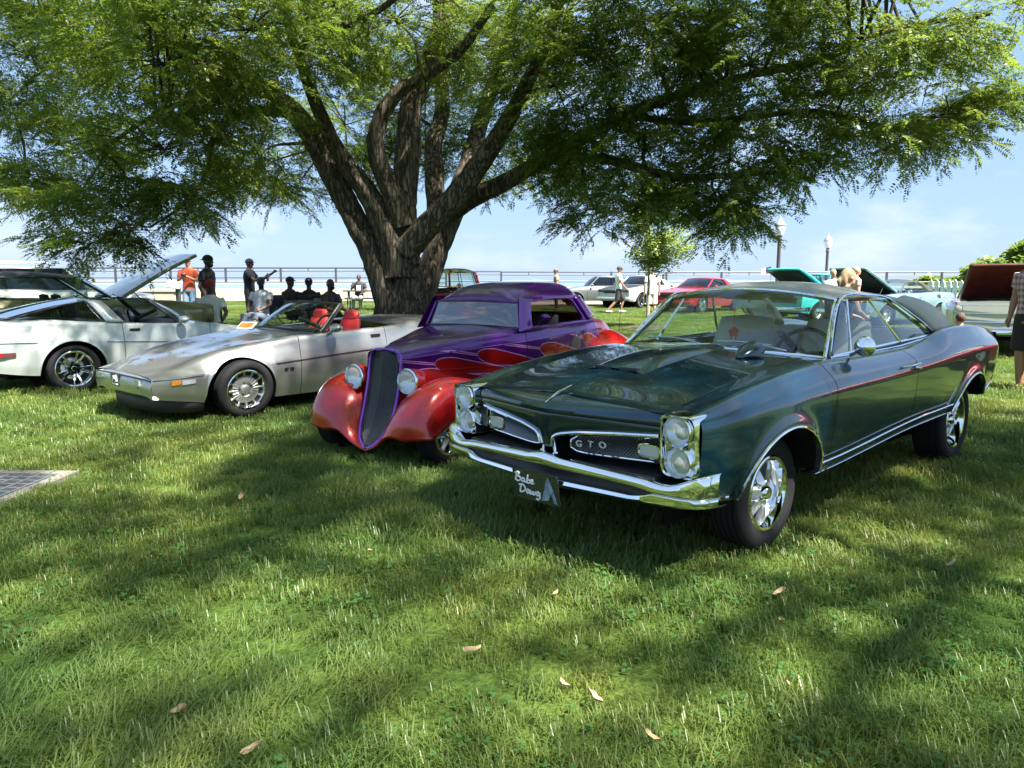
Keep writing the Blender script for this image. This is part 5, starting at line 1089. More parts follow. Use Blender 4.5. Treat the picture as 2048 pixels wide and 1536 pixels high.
def shade_tree():
    base = Vector((9.2, -4.0, gz(9.2, -4.0))); root = empty('shade_tree', base, 0, 'leafy shade tree mirrored in the purple rod windscreen', 'tree'); P, Rt, Sc, Kd, tw = [], [], [], [], []; sk = []
    def limb(pts, nm):
        C = crom(pts, 6); MB().tube(C[:, :3], C[:, 3], 12).build(nm, BARK, root, angle=80); sk.extend(C)
    limb([(0, 0, -.1, .45), (0, .1, 1, .36), (-.2, .2, 2.6, .31), (-.6, .7, 4.5, .2), (-1.2, 1.6, 6.6, .1), (-1.8, 2.6, 9, .05)], 'trunk')
    for e in ((-7.8, 8.9, 7.2), (-3.6, 9.9, 7.2), (.5, 6.4, 7.5), (.5, .4, 8), (-5.6, 4.9, 9.5)): limb([(-.5, .6, 4.0, .12), (e[0]*.35-.2, e[1]*.35+.3, e[2]*.35+3, .08), (e[0]*.7, e[1]*.7+.4, e[2]*.9, .045), (*e, .02)], 'limb')
    S_ = np.array(sk)
    for k in range(SHADE_N):
        v = rng.normal(0, 1, 3); v /= np.linalg.norm(v); rr = rng.uniform(.15, 1)**.5; c = np.array([-5.0, 5.3, 7.8])+v*rr*np.array([6.8, 5.8, 2.4]); s0 = S_[int(np.argmin(np.linalg.norm(S_[:, :3]-c, axis=1)))]
        tw.append(np.array([[*s0[:3], min(.04, s0[3]*.6)], [*((s0[:3]+c)/2+np.array([0, 0, .1])), .02], [*c, .008]]))
        for _ in range(15):
            v = rng.normal(0, 1, 3); v /= np.linalg.norm(v); p = c+v*rng.uniform(.1, 1)**.5*np.array([2.3, 2.3, 1.0]); sx, sy = p[0]+base.x-.464*p[2], p[1]+base.y+.418*p[2]
            if rng.random() > (1. if 4.6 < sy < 9.2 and -2.2 < sx < 5.2 else SHADE_THIN): continue
            P.append(p); Rt.append((rng.normal(0, .3), rng.normal(.18, .28), rng.uniform(0, 6.28))); Sc.append(rng.uniform(.8, 1.3)); Kd.append(rng.integers(0, 4))
    o = scatter('crown', np.array(P), np.array(Rt), np.array(Sc), np.array(Kd), SPRAYS, root, LEAF); o['kind'] = 'stuff'; tb = MB()
    for t_ in tw: C = crom(t_, 4); tb.tube(C[:, :3], C[:, 3], 5, cap=False)
    tag(tb.build('twigs', TWIG, root, angle=80), kind='stuff')
SHADE_N = 240; SHADE_THIN = .34
shade_tree()
def leaf_obj(name, m, w_, l_):
    me = bpy.data.meshes.new(name); V = []; F = []; r = random.Random(3)
    for k in range(9):
        a = r.uniform(0, 6.28); o = Vector((r.uniform(-.12, .12), r.uniform(-.12, .12), r.uniform(-.1, .1))); d = Vector((math.cos(a), math.sin(a), r.uniform(-.6, .3))).normalized(); s_ = d.cross(Vector((r.uniform(-.4, .4), r.uniform(-.4, .4), 1))).normalized(); n0 = len(V)
        V += [o, o+d*l_*.5+s_*w_, o+d*l_, o+d*l_*.5-s_*w_]; F.append((n0, n0+1, n0+2, n0+3))
    me.from_pydata([tuple(v) for v in V], [], F); me.materials.append(m); o = bpy.data.objects.new(name, me); COL.objects.link(o); return o
def small_tree(name, loc, h, cr_c, cr_r, n, label, lm, tr=.035, group=None, lsz=(.045, .1), sc_=1.):
    root = empty(name, loc, 0, label, 'tree', group); b = MB(); b.tube(crom([(0, 0, -.1), (.02, 0, h*.3), (-.02, .02, h*.65), (0, 0, h*.95)], 6), np.linspace(tr, tr*.25, 19), 10); b.build('trunk', mat('sapling_bark', (.25, .22, .18), .9), root)
    br = MB(); P, Rt, Sc = [], [], []; c = np.array(cr_c); rr = np.array(cr_r)
    for k in range(26):
        v = rng.normal(0, 1, 3); v /= np.linalg.norm(v); e = c+v*rr*rng.uniform(.6, 1); z0 = max(h*.2, e[2]-.5*np.hypot(e[0], e[1])-.2); s0 = np.array([0, 0, min(z0, h*.93)])
        C = crom([s0, (s0+e)/2+np.array([0, 0, .08*h*.3]), e], 5); br.tube(C, np.linspace(tr*.3, .004, len(C)), 5)
        for t in np.linspace(.3, 1, max(2, n//26)):
            i = min(len(C)-1, int(t*(len(C)-1))); P.append(C[i]+rng.normal(0, .10, 3)*np.array(rr)/rr.max()*sc_); Rt.append((rng.normal(0, .4), rng.normal(0, .4), rng.uniform(0, 6.28))); Sc.append(rng.uniform(.7, 1.3)*sc_)
    br.build('branches', mat('sapling_bark'), root, angle=80)
    lo = hidden_collection(name+'_leaves', [leaf_obj('leaf_tuft', lm, *lsz)]); o = scatter('crown', np.array(P), np.array(Rt), np.array(Sc), np.zeros(len(P), int), lo, root, lm); o['kind'] = 'stuff'; return root
SAPL = leaf_mat('sapling_leaf', (.17, .24, .05), (.24, .30, .09), .5)
_p = at(1294, 640, 22.0); small_tree('sapling', (_p.x, _p.y, gz(_p.x, _p.y)), 4.7, (.25, 0, 2.85), (1.25, 1.1, 1.35), 760, 'slim young sapling with pale green leaves standing in front of the grey muscle car', SAPL, .045, None, (.035, .085))
FARL = leaf_mat('shrub_leaf', (.10, .17, .03), (.16, .22, .05), .4)
for _k, (_px, _py, _zc, _h, _r, _lab) in enumerate([(2030, 540, 33, 2.6, 1.7, 'bushy green tree behind the raised red boot lid'), (1985, 545, 36, 2.0, 1.2, 'lower bushy green tree beside the larger one behind the red boot lid')]):
    _p = at(_px, _py, _zc); small_tree('bushy_tree', (_p.x, _p.y, gz(_p.x, min(_p.y, 42))), _h, (0, 0, _h*.72), (_r, _r, _h*.34), 620, _lab, FARL, .06, 'bushy trees at the right', (.06, .13), 1.6)
# low hedge of shrubs on the far side of the fence
for _k in range(6):
    _p = at(1850+_k*26, 556, 58+_k*2); small_tree('far_shrub', (_p.x, _p.y, -.4), 1.9, (0, 0, 1.3), (1.2, 1.0, .62), 240, 'low pale green shrub in the far row beyond the picket fence', FARL, .04, 'far shrubs beyond the picket fence', (.1, .22), 1.8)
# low dark brown ring on the ground under the sapling
_p = at(1292, 640, 22.0); _z = gz(_p.x, _p.y); _m = MB(); _th = np.linspace(0, 2*PI, 26, endpoint=False)
_m.grid(np.array([[(_p.x+.001*math.cos(a), _p.y+.001*math.sin(a), _z+.07) for a in _th], [(_p.x+.5*math.cos(a), _p.y+.5*math.sin(a), _z+.05) for a in _th], [(_p.x+(.85+.08*math.sin(5*a))*math.cos(a), _p.y+(.85+.08*math.sin(5*a))*math.sin(a), _z-.005) for a in _th]]), close_v=True); tag(_m.build('brown_ring', mat('ring_brown', (.07, .045, .03), .95, bump=(40, 1, .03), var=(30, (.12, .08, .05)))), kind='structure')
# ================================================================ grass
def grass_mat():
    m = leaf_mat('grass_blade', (.092, .142, .036), (.138, .182, .048), .4); t = m.node_tree; l = t.links.new
    mixn = [n for n in t.nodes if n.type == 'MIX_RGB'][0]; ge = N(t, 'ShaderNodeNewGeometry'); n1 = N(t, 'ShaderNodeTexNoise'); n1.inputs['Scale'].default_value = .55; n1.inputs['Detail'].default_value = 8; n1.inputs['Roughness'].default_value = .65; l(ge.outputs['Position'], n1.inputs['Vector'])
    r1 = N(t, 'ShaderNodeValToRGB'); e = r1.color_ramp.elements; e[0].position = .36; e[0].color = (.85, 1.05, .95, 1); e[1].position = .74; e[1].color = (1.7, 1.35, 1.1, 1); l(n1.outputs[0], r1.inputs[0])
    mu = N(t, 'ShaderNodeMixRGB', blend_type='MULTIPLY'); mu.inputs[0].default_value = 1
    for lk in list(t.links):
        if lk.from_node == mixn: s_ = lk.to_socket; t.links.remove(lk); l(mu.outputs[0], s_)
    l(mixn.outputs[0], mu.inputs[1]); l(r1.outputs[0], mu.inputs[2]); return m
GRASS = grass_mat(); STRAW = leaf_mat('straw_blade', (.11, .12, .04), (.10, .125, .035), .2); CLOV = leaf_mat('clover', (.055, .14, .035), (.07, .17, .045), .3)
def clump(seed, nb=34, rad=.10, hgt=.062, lean=.5, straw=.015, comb=None, clover=0):
    r = random.Random(seed); V = []; F = []; MI = []
    for k in range(nb):
        a = r.uniform(0, 2*PI); q = rad*math.sqrt(r.random()); o = Vector((q*math.cos(a), q*math.sin(a), -.01)); b = r.uniform(0, 2*PI) if comb is None else r.gauss(comb, .6); h = hgt*r.uniform(.55, 1.35); ln = lean*r.uniform(.2, 1.5)
        d = Vector((math.cos(b), math.sin(b), 0)); s_ = Vector((-d.y, d.x, 0))*r.uniform(.0016, .0032); n0 = len(V)
        p1 = o+Vector((0, 0, h*.5))+d*h*.18*ln; p2 = o+Vector((0, 0, h*.9))+d*h*.6*ln; p3 = o+Vector((0, 0, h*(1.05-.25*ln)))+d*h*1.15*ln
        V += [o-s_, o+s_, p1-s_, p1+s_, p2-s_*.75, p2+s_*.75, p3]; F += [(n0, n0+1, n0+3, n0+2), (n0+2, n0+3, n0+5, n0+4), (n0+4, n0+5, n0+6)]; mi = 1 if r.random() < straw else 0; MI += [mi]*3
    for k in range(clover):
        a = r.uniform(0, 2*PI); q = rad*math.sqrt(r.random()); o = Vector((q*math.cos(a), q*math.sin(a), r.uniform(.025, .055))); tl = Vector((r.uniform(-.4, .4), r.uniform(-.4, .4), 1)).normalized(); u = tl.orthogonal().normalized(); v = tl.cross(u)
        for j in range(3):
            an = 2*PI*j/3; c = o+(u*math.cos(an)+v*math.sin(an))*.008; n0 = len(V); V += [c+(u*math.cos(an+t)+v*math.sin(an+t))*.0085 for t in np.linspace(0, 2*PI, 6, endpoint=False)]; F.append(tuple(range(n0, n0+6))); MI.append(2)
    me = bpy.data.meshes.new('clump'); me.from_pydata([tuple(v) for v in V], [], F)
    for m in (GRASS, STRAW, CLOV): me.materials.append(m)
    me.polygons.foreach_set('material_index', MI); o = bpy.data.objects.new('grass_clump_%d' % seed, me); COL.objects.link(o); return o
CLUMPS = hidden_collection('grass_clumps', [clump(0, 56), clump(1, 50, .11, .07, .9, .01), clump(2, 60, .10, .05, .5, .03), clump(3, 50, .11, .075, 1.2, .02, comb=.6), clump(4, 46, .11, .055, .7, .02, clover=6), clump(5, 40, .1, .075, 1.0, .06, comb=2.), clump(6, 130, .26, .055, .7, .01), clump(7, 130, .27, .05, .9, .03, comb=1.)])
def in_grate(x, y):
    rx, ry = x-P1.x, y-P1.y; det = (-ux.x)*uy.y-(-ux.y)*uy.x; a = (rx*uy.y-ry*uy.x)/det; b_ = (-ux.x*ry+ux.y*rx)/det
    return (a > -.0) & (a < L1) & (b_ > .0) & (b_ < L2)
pts = []
for y0, y1, den, s0 in ((1.4, 3.2, 150, .85), (3.2, 5, 130, .9), (5, 8, 95, 1.0), (8, 12, 60, 1.15), (12, 18, 14, 1.0), (18, 27, 9, 1.1), (27, 38, 5, 1.25)):
    wd0, wd1 = .72*y0+.8, .72*y1+.8; n = int(den*(wd0+wd1)*(y1-y0)); y = rng.uniform(y0, y1, n); x = rng.uniform(-1, 1, n)*(.72*y+.8); pts.append(np.stack([x, y, rng.normal(s0, s0*.14, n)], 1))
pts = np.vstack(pts); pts = pts[~in_grate(pts[:, 0], pts[:, 1])]
_f = np.sin(pts[:, 0]*1.7+1.3*np.sin(pts[:, 1]*1.1))+np.sin(pts[:, 1]*2.3+pts[:, 0]*.8); kd = np.where(_f > .9, rng.choice([4, 0, 1, 2], len(pts)), np.where(_f < -1.2, rng.choice([3, 3, 5], len(pts)), rng.choice([0, 1, 2, 4, 3, 2, 5], len(pts), p=[.2, .2, .2, .14, .1, .1, .06])))
kd = np.where(pts[:, 1] > 12, rng.choice([6, 7], len(pts)), kd)
rot = np.zeros((len(pts), 3)); rot[:, 2] = np.where(kd == 3, rng.normal(.5, .5, len(pts)), rng.uniform(0, 2*PI, len(pts)))
patch = .78+.3*(np.sin(pts[:, 0]*.9+2*np.sin(pts[:, 1]*.5))*np.cos(pts[:, 1]*1.3+pts[:, 0]*.4)*.5+.5)
tag(scatter('grass', np.stack([pts[:, 0], pts[:, 1], ground_z(pts[:, 0], pts[:, 1])], 1), rot, pts[:, 2]*patch, kd, CLUMPS, None, GRASS), 'short green lawn grass with clover between the cars', 'grass', kind='stuff')
print('clumps', len(pts))
# fallen leaves
FL = mat('dry_leaf', (.45, .30, .14), .8, var=(30, (.55, .42, .25)))
LBL = [((1220, 1152), 'curled'), ((1112, 1207), 'pale'), ((1128, 1395), 'crumpled'), ((1905, 1145), 'pale'), ((1560, 1205), 'tan'), ((1565, 1262), 'orange'), ((945, 1325), 'long'), ((362, 1448), 'round'), ((1570, 1388), 'small'), ((790, 997), 'yellow'), ((482, 1008), 'rusty'), ((505, 1528), 'broad'), ((1300, 1502), 'pale'), ((740, 1120), 'tiny'), ((1185, 1420), 'green')]
for (px_, py_), w0 in LBL:
    p = on_ground(px_, py_); s_ = rng.uniform(.022, .036); G = []
    for u in np.linspace(-1, 1, 7):
        wv = (1-u*u)**.6*.42; G.append([(u*s_, v*wv*s_, .35*s_*(abs(v)**1.5)*rng.uniform(.6, 1.4)+.25*s_*u*u) for v in np.linspace(-1, 1, 5)])
    o = MB().grid(np.array(G)).build('fallen_leaf', FL); o.location = (p.x, p.y, p.z+.045); o.rotation_euler = (rng.normal(0, .35), rng.normal(0, .35), rng.uniform(0, 6)); tag(o, 'dry curled tan leaf lying on the lawn grass', 'leaf', 'fallen leaves on the grass')
# ================================================================ the other parked cars
def bgcar(root, col, fo=.9, wb=2.85, ro=1.15, hw=.92, zb=.22, zn=.70, zh=.92, zbelt=.93, zdeck=.93, zcr=.72, hip=.03, zroof=1.27, crown=.09, A0=-.70, A1=-1.15, C1=-2.0, C0=-2.45, D1=-2.25, D0=-2.85,
          rt=.33, rr=.2, wst='plain', roofm=None, glass=None, hood_open=0, lid_open=0, hoodm=None, hi=False, interior=None, front='quad', chrome=True, ywin=.70, yroof=.58, lidm=None, split=None, flare=.01, hood_in=None, tail=True, nosew=.86):
    x0, x1 = fo-.06, -wb-ro+.06; dk = D0-.1
    S = dict(x0=x0, x1=x1, xcowl=A0+.05, xh=A0+.14, xdeck=dk, xd1=A0+.12, xd2=C0+.55, crease=False, tuck=.06, flare=flare, arches=[(0, rt-.06, rt+.10, rt+.055), (-wb, rt-.06, rt+.10, rt+.055)],
        zb=[(x0, zb+.1), (0, zb), (-wb, zb+.01), (x1, zb+.12)], w=[(x0, hw*nosew), (x0-.3, hw*.96), (-.2, hw), (-wb, hw*1.01), (x1+.3, hw*.97), (x1, hw*.88)], zc=[(x0, zn-.05), (-.3, zcr+.04), (-wb*.5, zcr+.05), (-wb, zcr+.06+hip), (x1, zdeck-.12)],
        zs=[(x0, zn), (0, (zn+zh)/2+.03), (A0, zbelt), (-wb*.55, zbelt), (-wb, zbelt+hip), (x1, zdeck-.01)], ws=[(x0, hw*nosew-.07), (0, hw-.10), (A0, ywin+.09), (-wb*.6, ywin+.09), (-wb, hw-.12), (x1, hw*.86-.06)],
        wi=[(x0, hw*nosew-.18), (0, hw-.24), (A0, ywin+.03), (C0, ywin+.03), (D0, hw-.26), (x1, hw*.86-.2)], zi=[(x0, zn+.01), (0, (zn+zh)/2+.03), (A0, zbelt), (-wb*.55, zbelt), (D0, zdeck+.02), (x1, zdeck)],
        zm=[(x0, zn+.025), (0, (zn+zh)/2+.05), (A0, zh+.02), (D0, zdeck+.035), (x1, zdeck+.01)], zt=[(x0, zn+.03), (0, (zn+zh)/2+.06), (A0, zh+.03), (D0, zdeck+.04), (x1, zdeck+.012)], capf=True, capr=True)
    B = car_shell(root, S, col, hi=hi, hoodm=hoodm, trunkm=lidm)
    g = dict(A0=(A0, ywin, zbelt+.01), A1=(A1, yroof, zroof-.0), C1=(C1, yroof, zroof-.01), C0=(C0, ywin, zbelt+.02), D1=(D1, yroof*.93, zroof-.005), D0=(D0, ywin*.93, zdeck+.03), bw=(.12, 0, .02), tw=(.07, 0, .03), cr0=.03, cr=crown, cr1=crown*.8, apr=.03, apm=roofm or col)
    if split: g['split'] = split
    greenhouse(root, g, roofm or col, pil=roofm or col, glass=glass or GLASS, chrome=chrome)
    IN = interior or mat('bg_interior', (.02, .02, .022), .8); tub(root, S, IN, A0-.08, C0-.2, .36, ywin, zbelt-.04)
    for y in (.36, -.36): seat(root, (-1.5 if A0 > -1.0 else A0-.7, y, .5), IN, .5, .5, .25)
    for q in (1, -1):
        add_wheel(root, (0, q*(hw-.12), rt-.03), rt, .2, rr, wst, q); add_wheel(root, (-wb, q*(hw-.12), rt-.03), rt, .21, rr, wst, q)
        if front == 'quad':
            for y in (.50, .68): lamp(root, (x0+.005, q*y*hw/.92, zn-.09), .07)
        elif front == 'round': lamp(root, (x0+.01, q*.64*hw/.92, zn-.06), .095)
        elif front == 'slit': MB().box((x0+.004, q*.62, zn-.09), (.02, .34, .09)).build('headlight', mat('slit_lamp', (.05, .05, .055), .1, coat=1), root, smooth=False)
        mr = MB(); mr.ball((A0-.12, q*(hw+.06), zbelt+.06), (.05, .07, .05), 8, 10); mr.tube([(A0-.12, q*(ywin+.08), zbelt), (A0-.12, q*(hw+.04), zbelt+.05)], .012, 5); mr.build('door_mirror', CHROME if chrome else col, root)
        if tail: MB().box((x1-.002, q*.6*hw/.92, zdeck-.16), (.03, .36, .12)).build('tail_lamp', REDL, root, smooth=False)
        hd = MB(); hd.tube([(C0+.65, q*(hw+.012), zcr+.11), (C0+.80, q*(hw+.012), zcr+.11)], .012, 6); hd.build('door_handle', CHROME, B['doorL' if q > 0 else 'doorR'])
    MB().box((x0+.004, 0, zn-.12), (.02, hw*nosew*2-.55 if front != 'slit' else hw*1.0, .14)).build('grille', BLACK, root, smooth=False)
    bm = CHROME if chrome else col
    for xb, sg in ((x0, 1), (x1, -1)):
        pl_ = crom([(xb-sg*.30, hw*1.0, zb+.20), (xb-sg*.02, hw*.96, zb+.20), (xb+sg*.07, hw*.6, zb+.20), (xb+sg*.09, 0, zb+.20), (xb+sg*.07, -hw*.6, zb+.20), (xb-sg*.02, -hw*.96, zb+.20), (xb-sg*.30, -hw*1.0, zb+.20)], 4)
        G = np.array([pl_+np.array([-sg*.04, 0, -.075]), pl_+np.array([sg*.012, 0, -.05]), pl_+np.array([sg*.018, 0, .02]), pl_+np.array([0, 0, .06]), pl_+np.array([-sg*.05, 0, .065])]); MB().grid(G).build('front_bumper' if sg > 0 else 'rear_bumper', bm, root)
    if hood_open:
        h = B['hood']; hx, hz = S['xh'], zh; h.location = Vector((hx, 0, hz+.02)) - Matrix.Rotation(-R(hood_open), 3, 'Y') @ Vector((hx, 0, hz)); h.rotation_euler = (0, -R(hood_open), 0); solid(h, .05, -1)
        MB().box((.25, 0, zn-.22), (1.2, hw*1.3, .2)).build('engine_bay', mat('engine_dark', (.02, .02, .02), .8), root, smooth=False); e = MB(); e.box((-.05, 0, zn-.06), (.55, .42, .12)); e.lathe([(.2, zn), (.2, zn+.07), (.02, zn+.08)], 18, 'z', c=(-.05, 0, 0)); e.build('engine', CHROME, root)
        if hood_in:
            bb = MB(); G = []
            for x in np.linspace(x0-.05, hx+.02, 6): G.append([(x, y, zn-.02+(zh-zn)*((x0-x)/(x0-hx))-.045+.02) for y in np.linspace(hw-.36, -(hw-.36), 6)])
            bb.grid(np.array(G)); bb.build('hood_lining', hood_in, h)
        st = MB(); st.tube([(.1, hw-.3, zn), (hx+.55*math.cos(R(hood_open)), hw-.33, hz+.45*math.sin(R(hood_open)))], .008, 5); st.build('hood_stay', BLACK, root)
    if lid_open:
        h = B['trunk_lid']; hx, hz = dk, zdeck+.05; h.location = Vector((hx, 0, hz)) - Matrix.Rotation(R(lid_open), 3, 'Y') @ Vector((hx, 0, hz)); h.rotation_euler = (0, R(lid_open), 0); solid(h, .05, -1)
        MB().box(((dk+x1)/2, 0, zdeck-.30), (abs(dk-x1)*.8, hw*1.3, .08)).build('boot_floor', mat('boot_dark', (.02, .008, .008), .9), root, smooth=False)
    return B, S
def place(px, py, zc, heading, y_l=.8, x_l=0.):
    """root whose point (x_l, y_l) falls on the pixel at that depth; heading is the world angle of the nose"""
    P = at(px, py, zc); f = Vector((math.cos(heading), math.sin(heading))); l = Vector((-f.y, f.x)); O = Vector((P.x, P.y))-f*x_l-l*y_l; return (O.x, O.y), gz(O.x, O.y)+.02
# olive two-door with raised bonnet
o_, z_ = place(342, 640, 13.6, R(45), -.8); z_ += .08; r_ = car_root('olive_coupe', o_, R(45), 'olive gold classic coupe with dark roof and its bonnet raised', z=z_)
bgcar(r_, paint('olive_gold', (.25, .24, .13), .4, .3), fo=.85, wb=2.9, ro=1.3, zn=.80, zh=.93, zbelt=.92, zroof=1.30, A0=-.86, A1=-1.42, C1=-2.5, C0=-2.8, D1=-2.7, D0=-3.2, roofm=mat('dark_vinyl', (.045, .043, .04), .6, bump=(200, .3, .003)), hood_open=33, hi=True, wst='plain')
o_, z_ = place(150, 610, 19, R(30), -.8, -1.0); r_ = car_root('station_wagon', o_, R(30), 'silver station wagon with roof rack seen past the olive coupe', z=z_)
bgcar(r_, paint('wagon_silver', (.52, .50, .47), .3, .4), fo=.85, wb=2.8, ro=.95, zn=.85, zh=1.0, zbelt=1.0, zdeck=1.0, zroof=1.52, crown=.06, A0=-.6, A1=-1.15, C1=-3.1, C0=-3.2, D1=-3.45, D0=-3.62, yroof=.62, chrome=False, split=[0, .36, .68, 1], glass=DGLASS)
for q in (.5, -.5): MB().tube(crom([(-1.5, q, 1.57), (-1.6, q, 1.66), (-3.0, q, 1.66), (-3.2, q, 1.57)], 5), .02, 6).build('roof_rack', DULLCH, r_)
# red pre-war sedan behind the trunk
o_, z_ = place(966, 640, 19.0, R(118), -.7, -3.0); r_ = car_root('red_sedan_rod', o_, R(118), 'dark red pre-war sedan hot rod half hidden behind the tree trunk', z=z_)
bgcar(r_, paint('sedan_red', (.30, .012, .01), .2, .3), fo=.4, wb=2.7, ro=.6, hw=.80, zb=.28, zn=.95, zh=1.08, zbelt=1.12, zdeck=1.0, zcr=.9, zroof=1.50, crown=.12, A0=-1.1, A1=-1.22, C1=-2.7, C0=-2.85, D1=-2.95, D0=-3.15, ywin=.62, yroof=.56, front='round', split=[0, .42, .5, .95, 1], nosew=.5, chrome=False)
# grey muscle car
o_, z_ = place(1277, 607, 35, fwd(40), .8); r_ = car_root('grey_muscle_car', o_, fwd(40), 'pale grey modern muscle car with black bonnet near the railing', z=z_)
bgcar(r_, paint('grey_matte', (.42, .44, .44), .2, .4), fo=.95, wb=2.95, ro=1.15, hw=.97, zn=.84, zh=1.0, zbelt=1.0, zdeck=1.02, zcr=.8, zroof=1.40, A0=-.75, A1=-1.35, C1=-2.2, C0=-2.5, D1=-2.45, D0=-3.2, rt=.36, rr=.265, wst='black', hoodm=mat('black_bonnet', (.02, .02, .02), .35), front='slit', chrome=False, glass=DGLASS, flare=.04)
o_, z_ = place(1400, 614, 30.5, fwd(42), .8); r_ = car_root('red_muscle_car', o_, fwd(42), 'bright red modern muscle coupe behind the teal coupe windscreen', z=z_)
RED2 = paint('bright_red', (.40, .012, .02), .2, .3)
bgcar(r_, RED2, fo=.95, wb=2.9, ro=1.1, hw=.95, zn=.78, zh=.97, zbelt=.98, zdeck=1.0, zcr=.78, zroof=1.33, A0=-.75, A1=-1.4, C1=-2.2, C0=-2.5, D1=-2.45, D0=-3.15, rt=.35, rr=.25, wst='split', front='slit', chrome=False, glass=DGLASS)
# turquoise pair
TQ = paint('turquoise', (.07, .58, .60), .1, .3); TWH = paint('cream_white', (.75, .75, .70), 0, .3)
o_, z_ = place(1632, 615, 24.5, fwd(52), .8); r_ = car_root('turquoise_sedan', o_, fwd(52), 'turquoise fifties sedan with its bonnet raised beside the lamp posts', z=z_)
bgcar(r_, TQ, fo=.85, wb=2.92, ro=1.25, hw=.92, zn=.92, zh=1.05, zbelt=1.05, zdeck=1.05, zcr=.85, zroof=1.48, A0=-.75, A1=-1.15, C1=-2.3, C0=-2.6, D1=-2.5, D0=-2.95, hood_open=29, front='round', hood_in=mat('bonnet_dark', (.02, .025, .025), .7))
o_, z_ = place(1668, 610, 29.0, fwd(50), .8); r_ = car_root('two_tone_sedan', o_, fwd(50), 'turquoise sedan with white roof behind the other turquoise car', z=z_)
bgcar(r_, TQ, fo=.85, wb=2.92, ro=1.25, hw=.92, zn=.95, zh=1.08, zbelt=1.08, zdeck=1.05, zcr=.85, zroof=1.52, A0=-.75, A1=-1.15, C1=-2.3, C0=-2.6, D1=-2.5, D0=-2.95, front='round', roofm=TWH)
# pale blue grey coupe with raised bonnet
o_, z_ = place(1874, 613, 24.0, fwd(57), .8, -2.82); r_ = car_root('blue_grey_coupe', o_, fwd(57), 'pale blue grey coupe with black roof and raised bonnet by the picket fence', z=z_)
bgcar(r_, paint('pale_blue_grey', (.22, .34, .38), .35, .32), fo=.95, wb=2.82, ro=1.05, hw=.91, zn=.80, zh=.93, zbelt=.94, zdeck=.95, zroof=1.27, A0=-.85, A1=-1.3, C1=-2.05, C0=-2.4, D1=-2.3, D0=-2.8, roofm=mat('dark_vinyl'), hood_open=30, hood_in=mat('bonnet_dark'), front='none', rt=.33)
# white car with raised boot lid
o_, z_ = place(2010, 640, 14.6, R(62), 0., -3.9); r_ = car_root('white_finned_car', o_, R(62), 'white sixties car with chrome lamps and its red-lined boot lid raised', z=z_)
RL = mat('lid_red', (.16, .018, .014), .5, var=(4, (.05, .012, .01)))
B_, S_ = bgcar(r_, paint('off_white', (.55, .56, .53), .15, .3), fo=.95, wb=2.95, ro=1.45, hw=1.0, zb=.25, zn=.85, zh=.98, zbelt=.98, zdeck=1.0, zcr=.8, zroof=1.35, A0=-.8, A1=-1.3, C1=-2.2, C0=-2.5, D1=-2.45, D0=-2.95, lid_open=30, lidm=RL, tail=False, hi=True)
for q in (1, -1):
    for k in range(2): l_ = lamp(r_, (S_['x1']-.02, q*(.80-.02*k), .86-.17*k), .075, name='tail_lamp'); l_.rotation_euler = (0, 0, PI)
    MB().tube([(S_['x1']+.35, q*.90, .985), (S_['x1']-.03, q*.84, .965)], .025, 6).build('fin_accent', REDL, r_)
for z0 in (.62, .78, .93): MB().tube([(S_['x1']-.02, .84, z0), (S_['x1']-.03, 0, z0), (S_['x1']-.02, -.84, z0)], .008, 5).build('rear_trim', CHROME, r_)
# grey car far off by the wall
o_, z_ = place(1150, 590, 37, R(184), .8); r_ = car_root('dark_grey_sedan', o_, R(184), 'dark grey sedan whose roof shows above the purple rod', z=z_)
bgcar(r_, paint('dull_grey', (.16, .17, .17), .2, .4), zroof=1.36, chrome=False, glass=DGLASS)
# red car just out of the picture, mirrored in the teal quarter panel
r_ = car_root('red_coupe', (10.6, 7.4), R(-42), 'red coupe with white roof mirrored in the teal coupe rear quarter', z=gz(10.6, 7.4)); bgcar(r_, RED2, zroof=1.30, roofm=TWH)
# ================================================================ people
SKIN_D = mat('skin_deep', (.085, .045, .028), .55); SKIN_L = mat('skin_light', (.52, .29, .20), .5); SKIN_T = mat('skin_tan', (.36, .19, .12), .5)
def lerp(a, b, t): return tuple(a[i]+(b[i]-a[i])*t for i in range(3))
STAND = dict(hip=(0, 0, .93), chest=(.0, 0, 1.30), head=(.03, 0, 1.655), Lsh=(0, .185, 1.44), Rsh=(0, -.185, 1.44), Lel=(-.02, .25, 1.16), Rel=(-.02, -.25, 1.16), Lwr=(.04, .26, .91), Rwr=(.04, -.26, .91), Lkn=(.02, .10, .50), Rkn=(.02, -.10, .50), Lan=(-.02, .11, .08), Ran=(-.02, -.11, .08), look=0.)
SIT = dict(STAND, hip=(0, 0, .48), chest=(-.06, 0, .86), head=(-.04, 0, 1.225), Lsh=(-.06, .185, 1.0), Rsh=(-.06, -.185, 1.0), Lel=(.02, .27, .74), Rel=(.02, -.27, .74), Lwr=(.24, .16, .64), Rwr=(.24, -.16, .64), Lkn=(.44, .13, .50), Rkn=(.44, -.13, .50), Lan=(.46, .13, .08), Ran=(.46, -.13, .08))
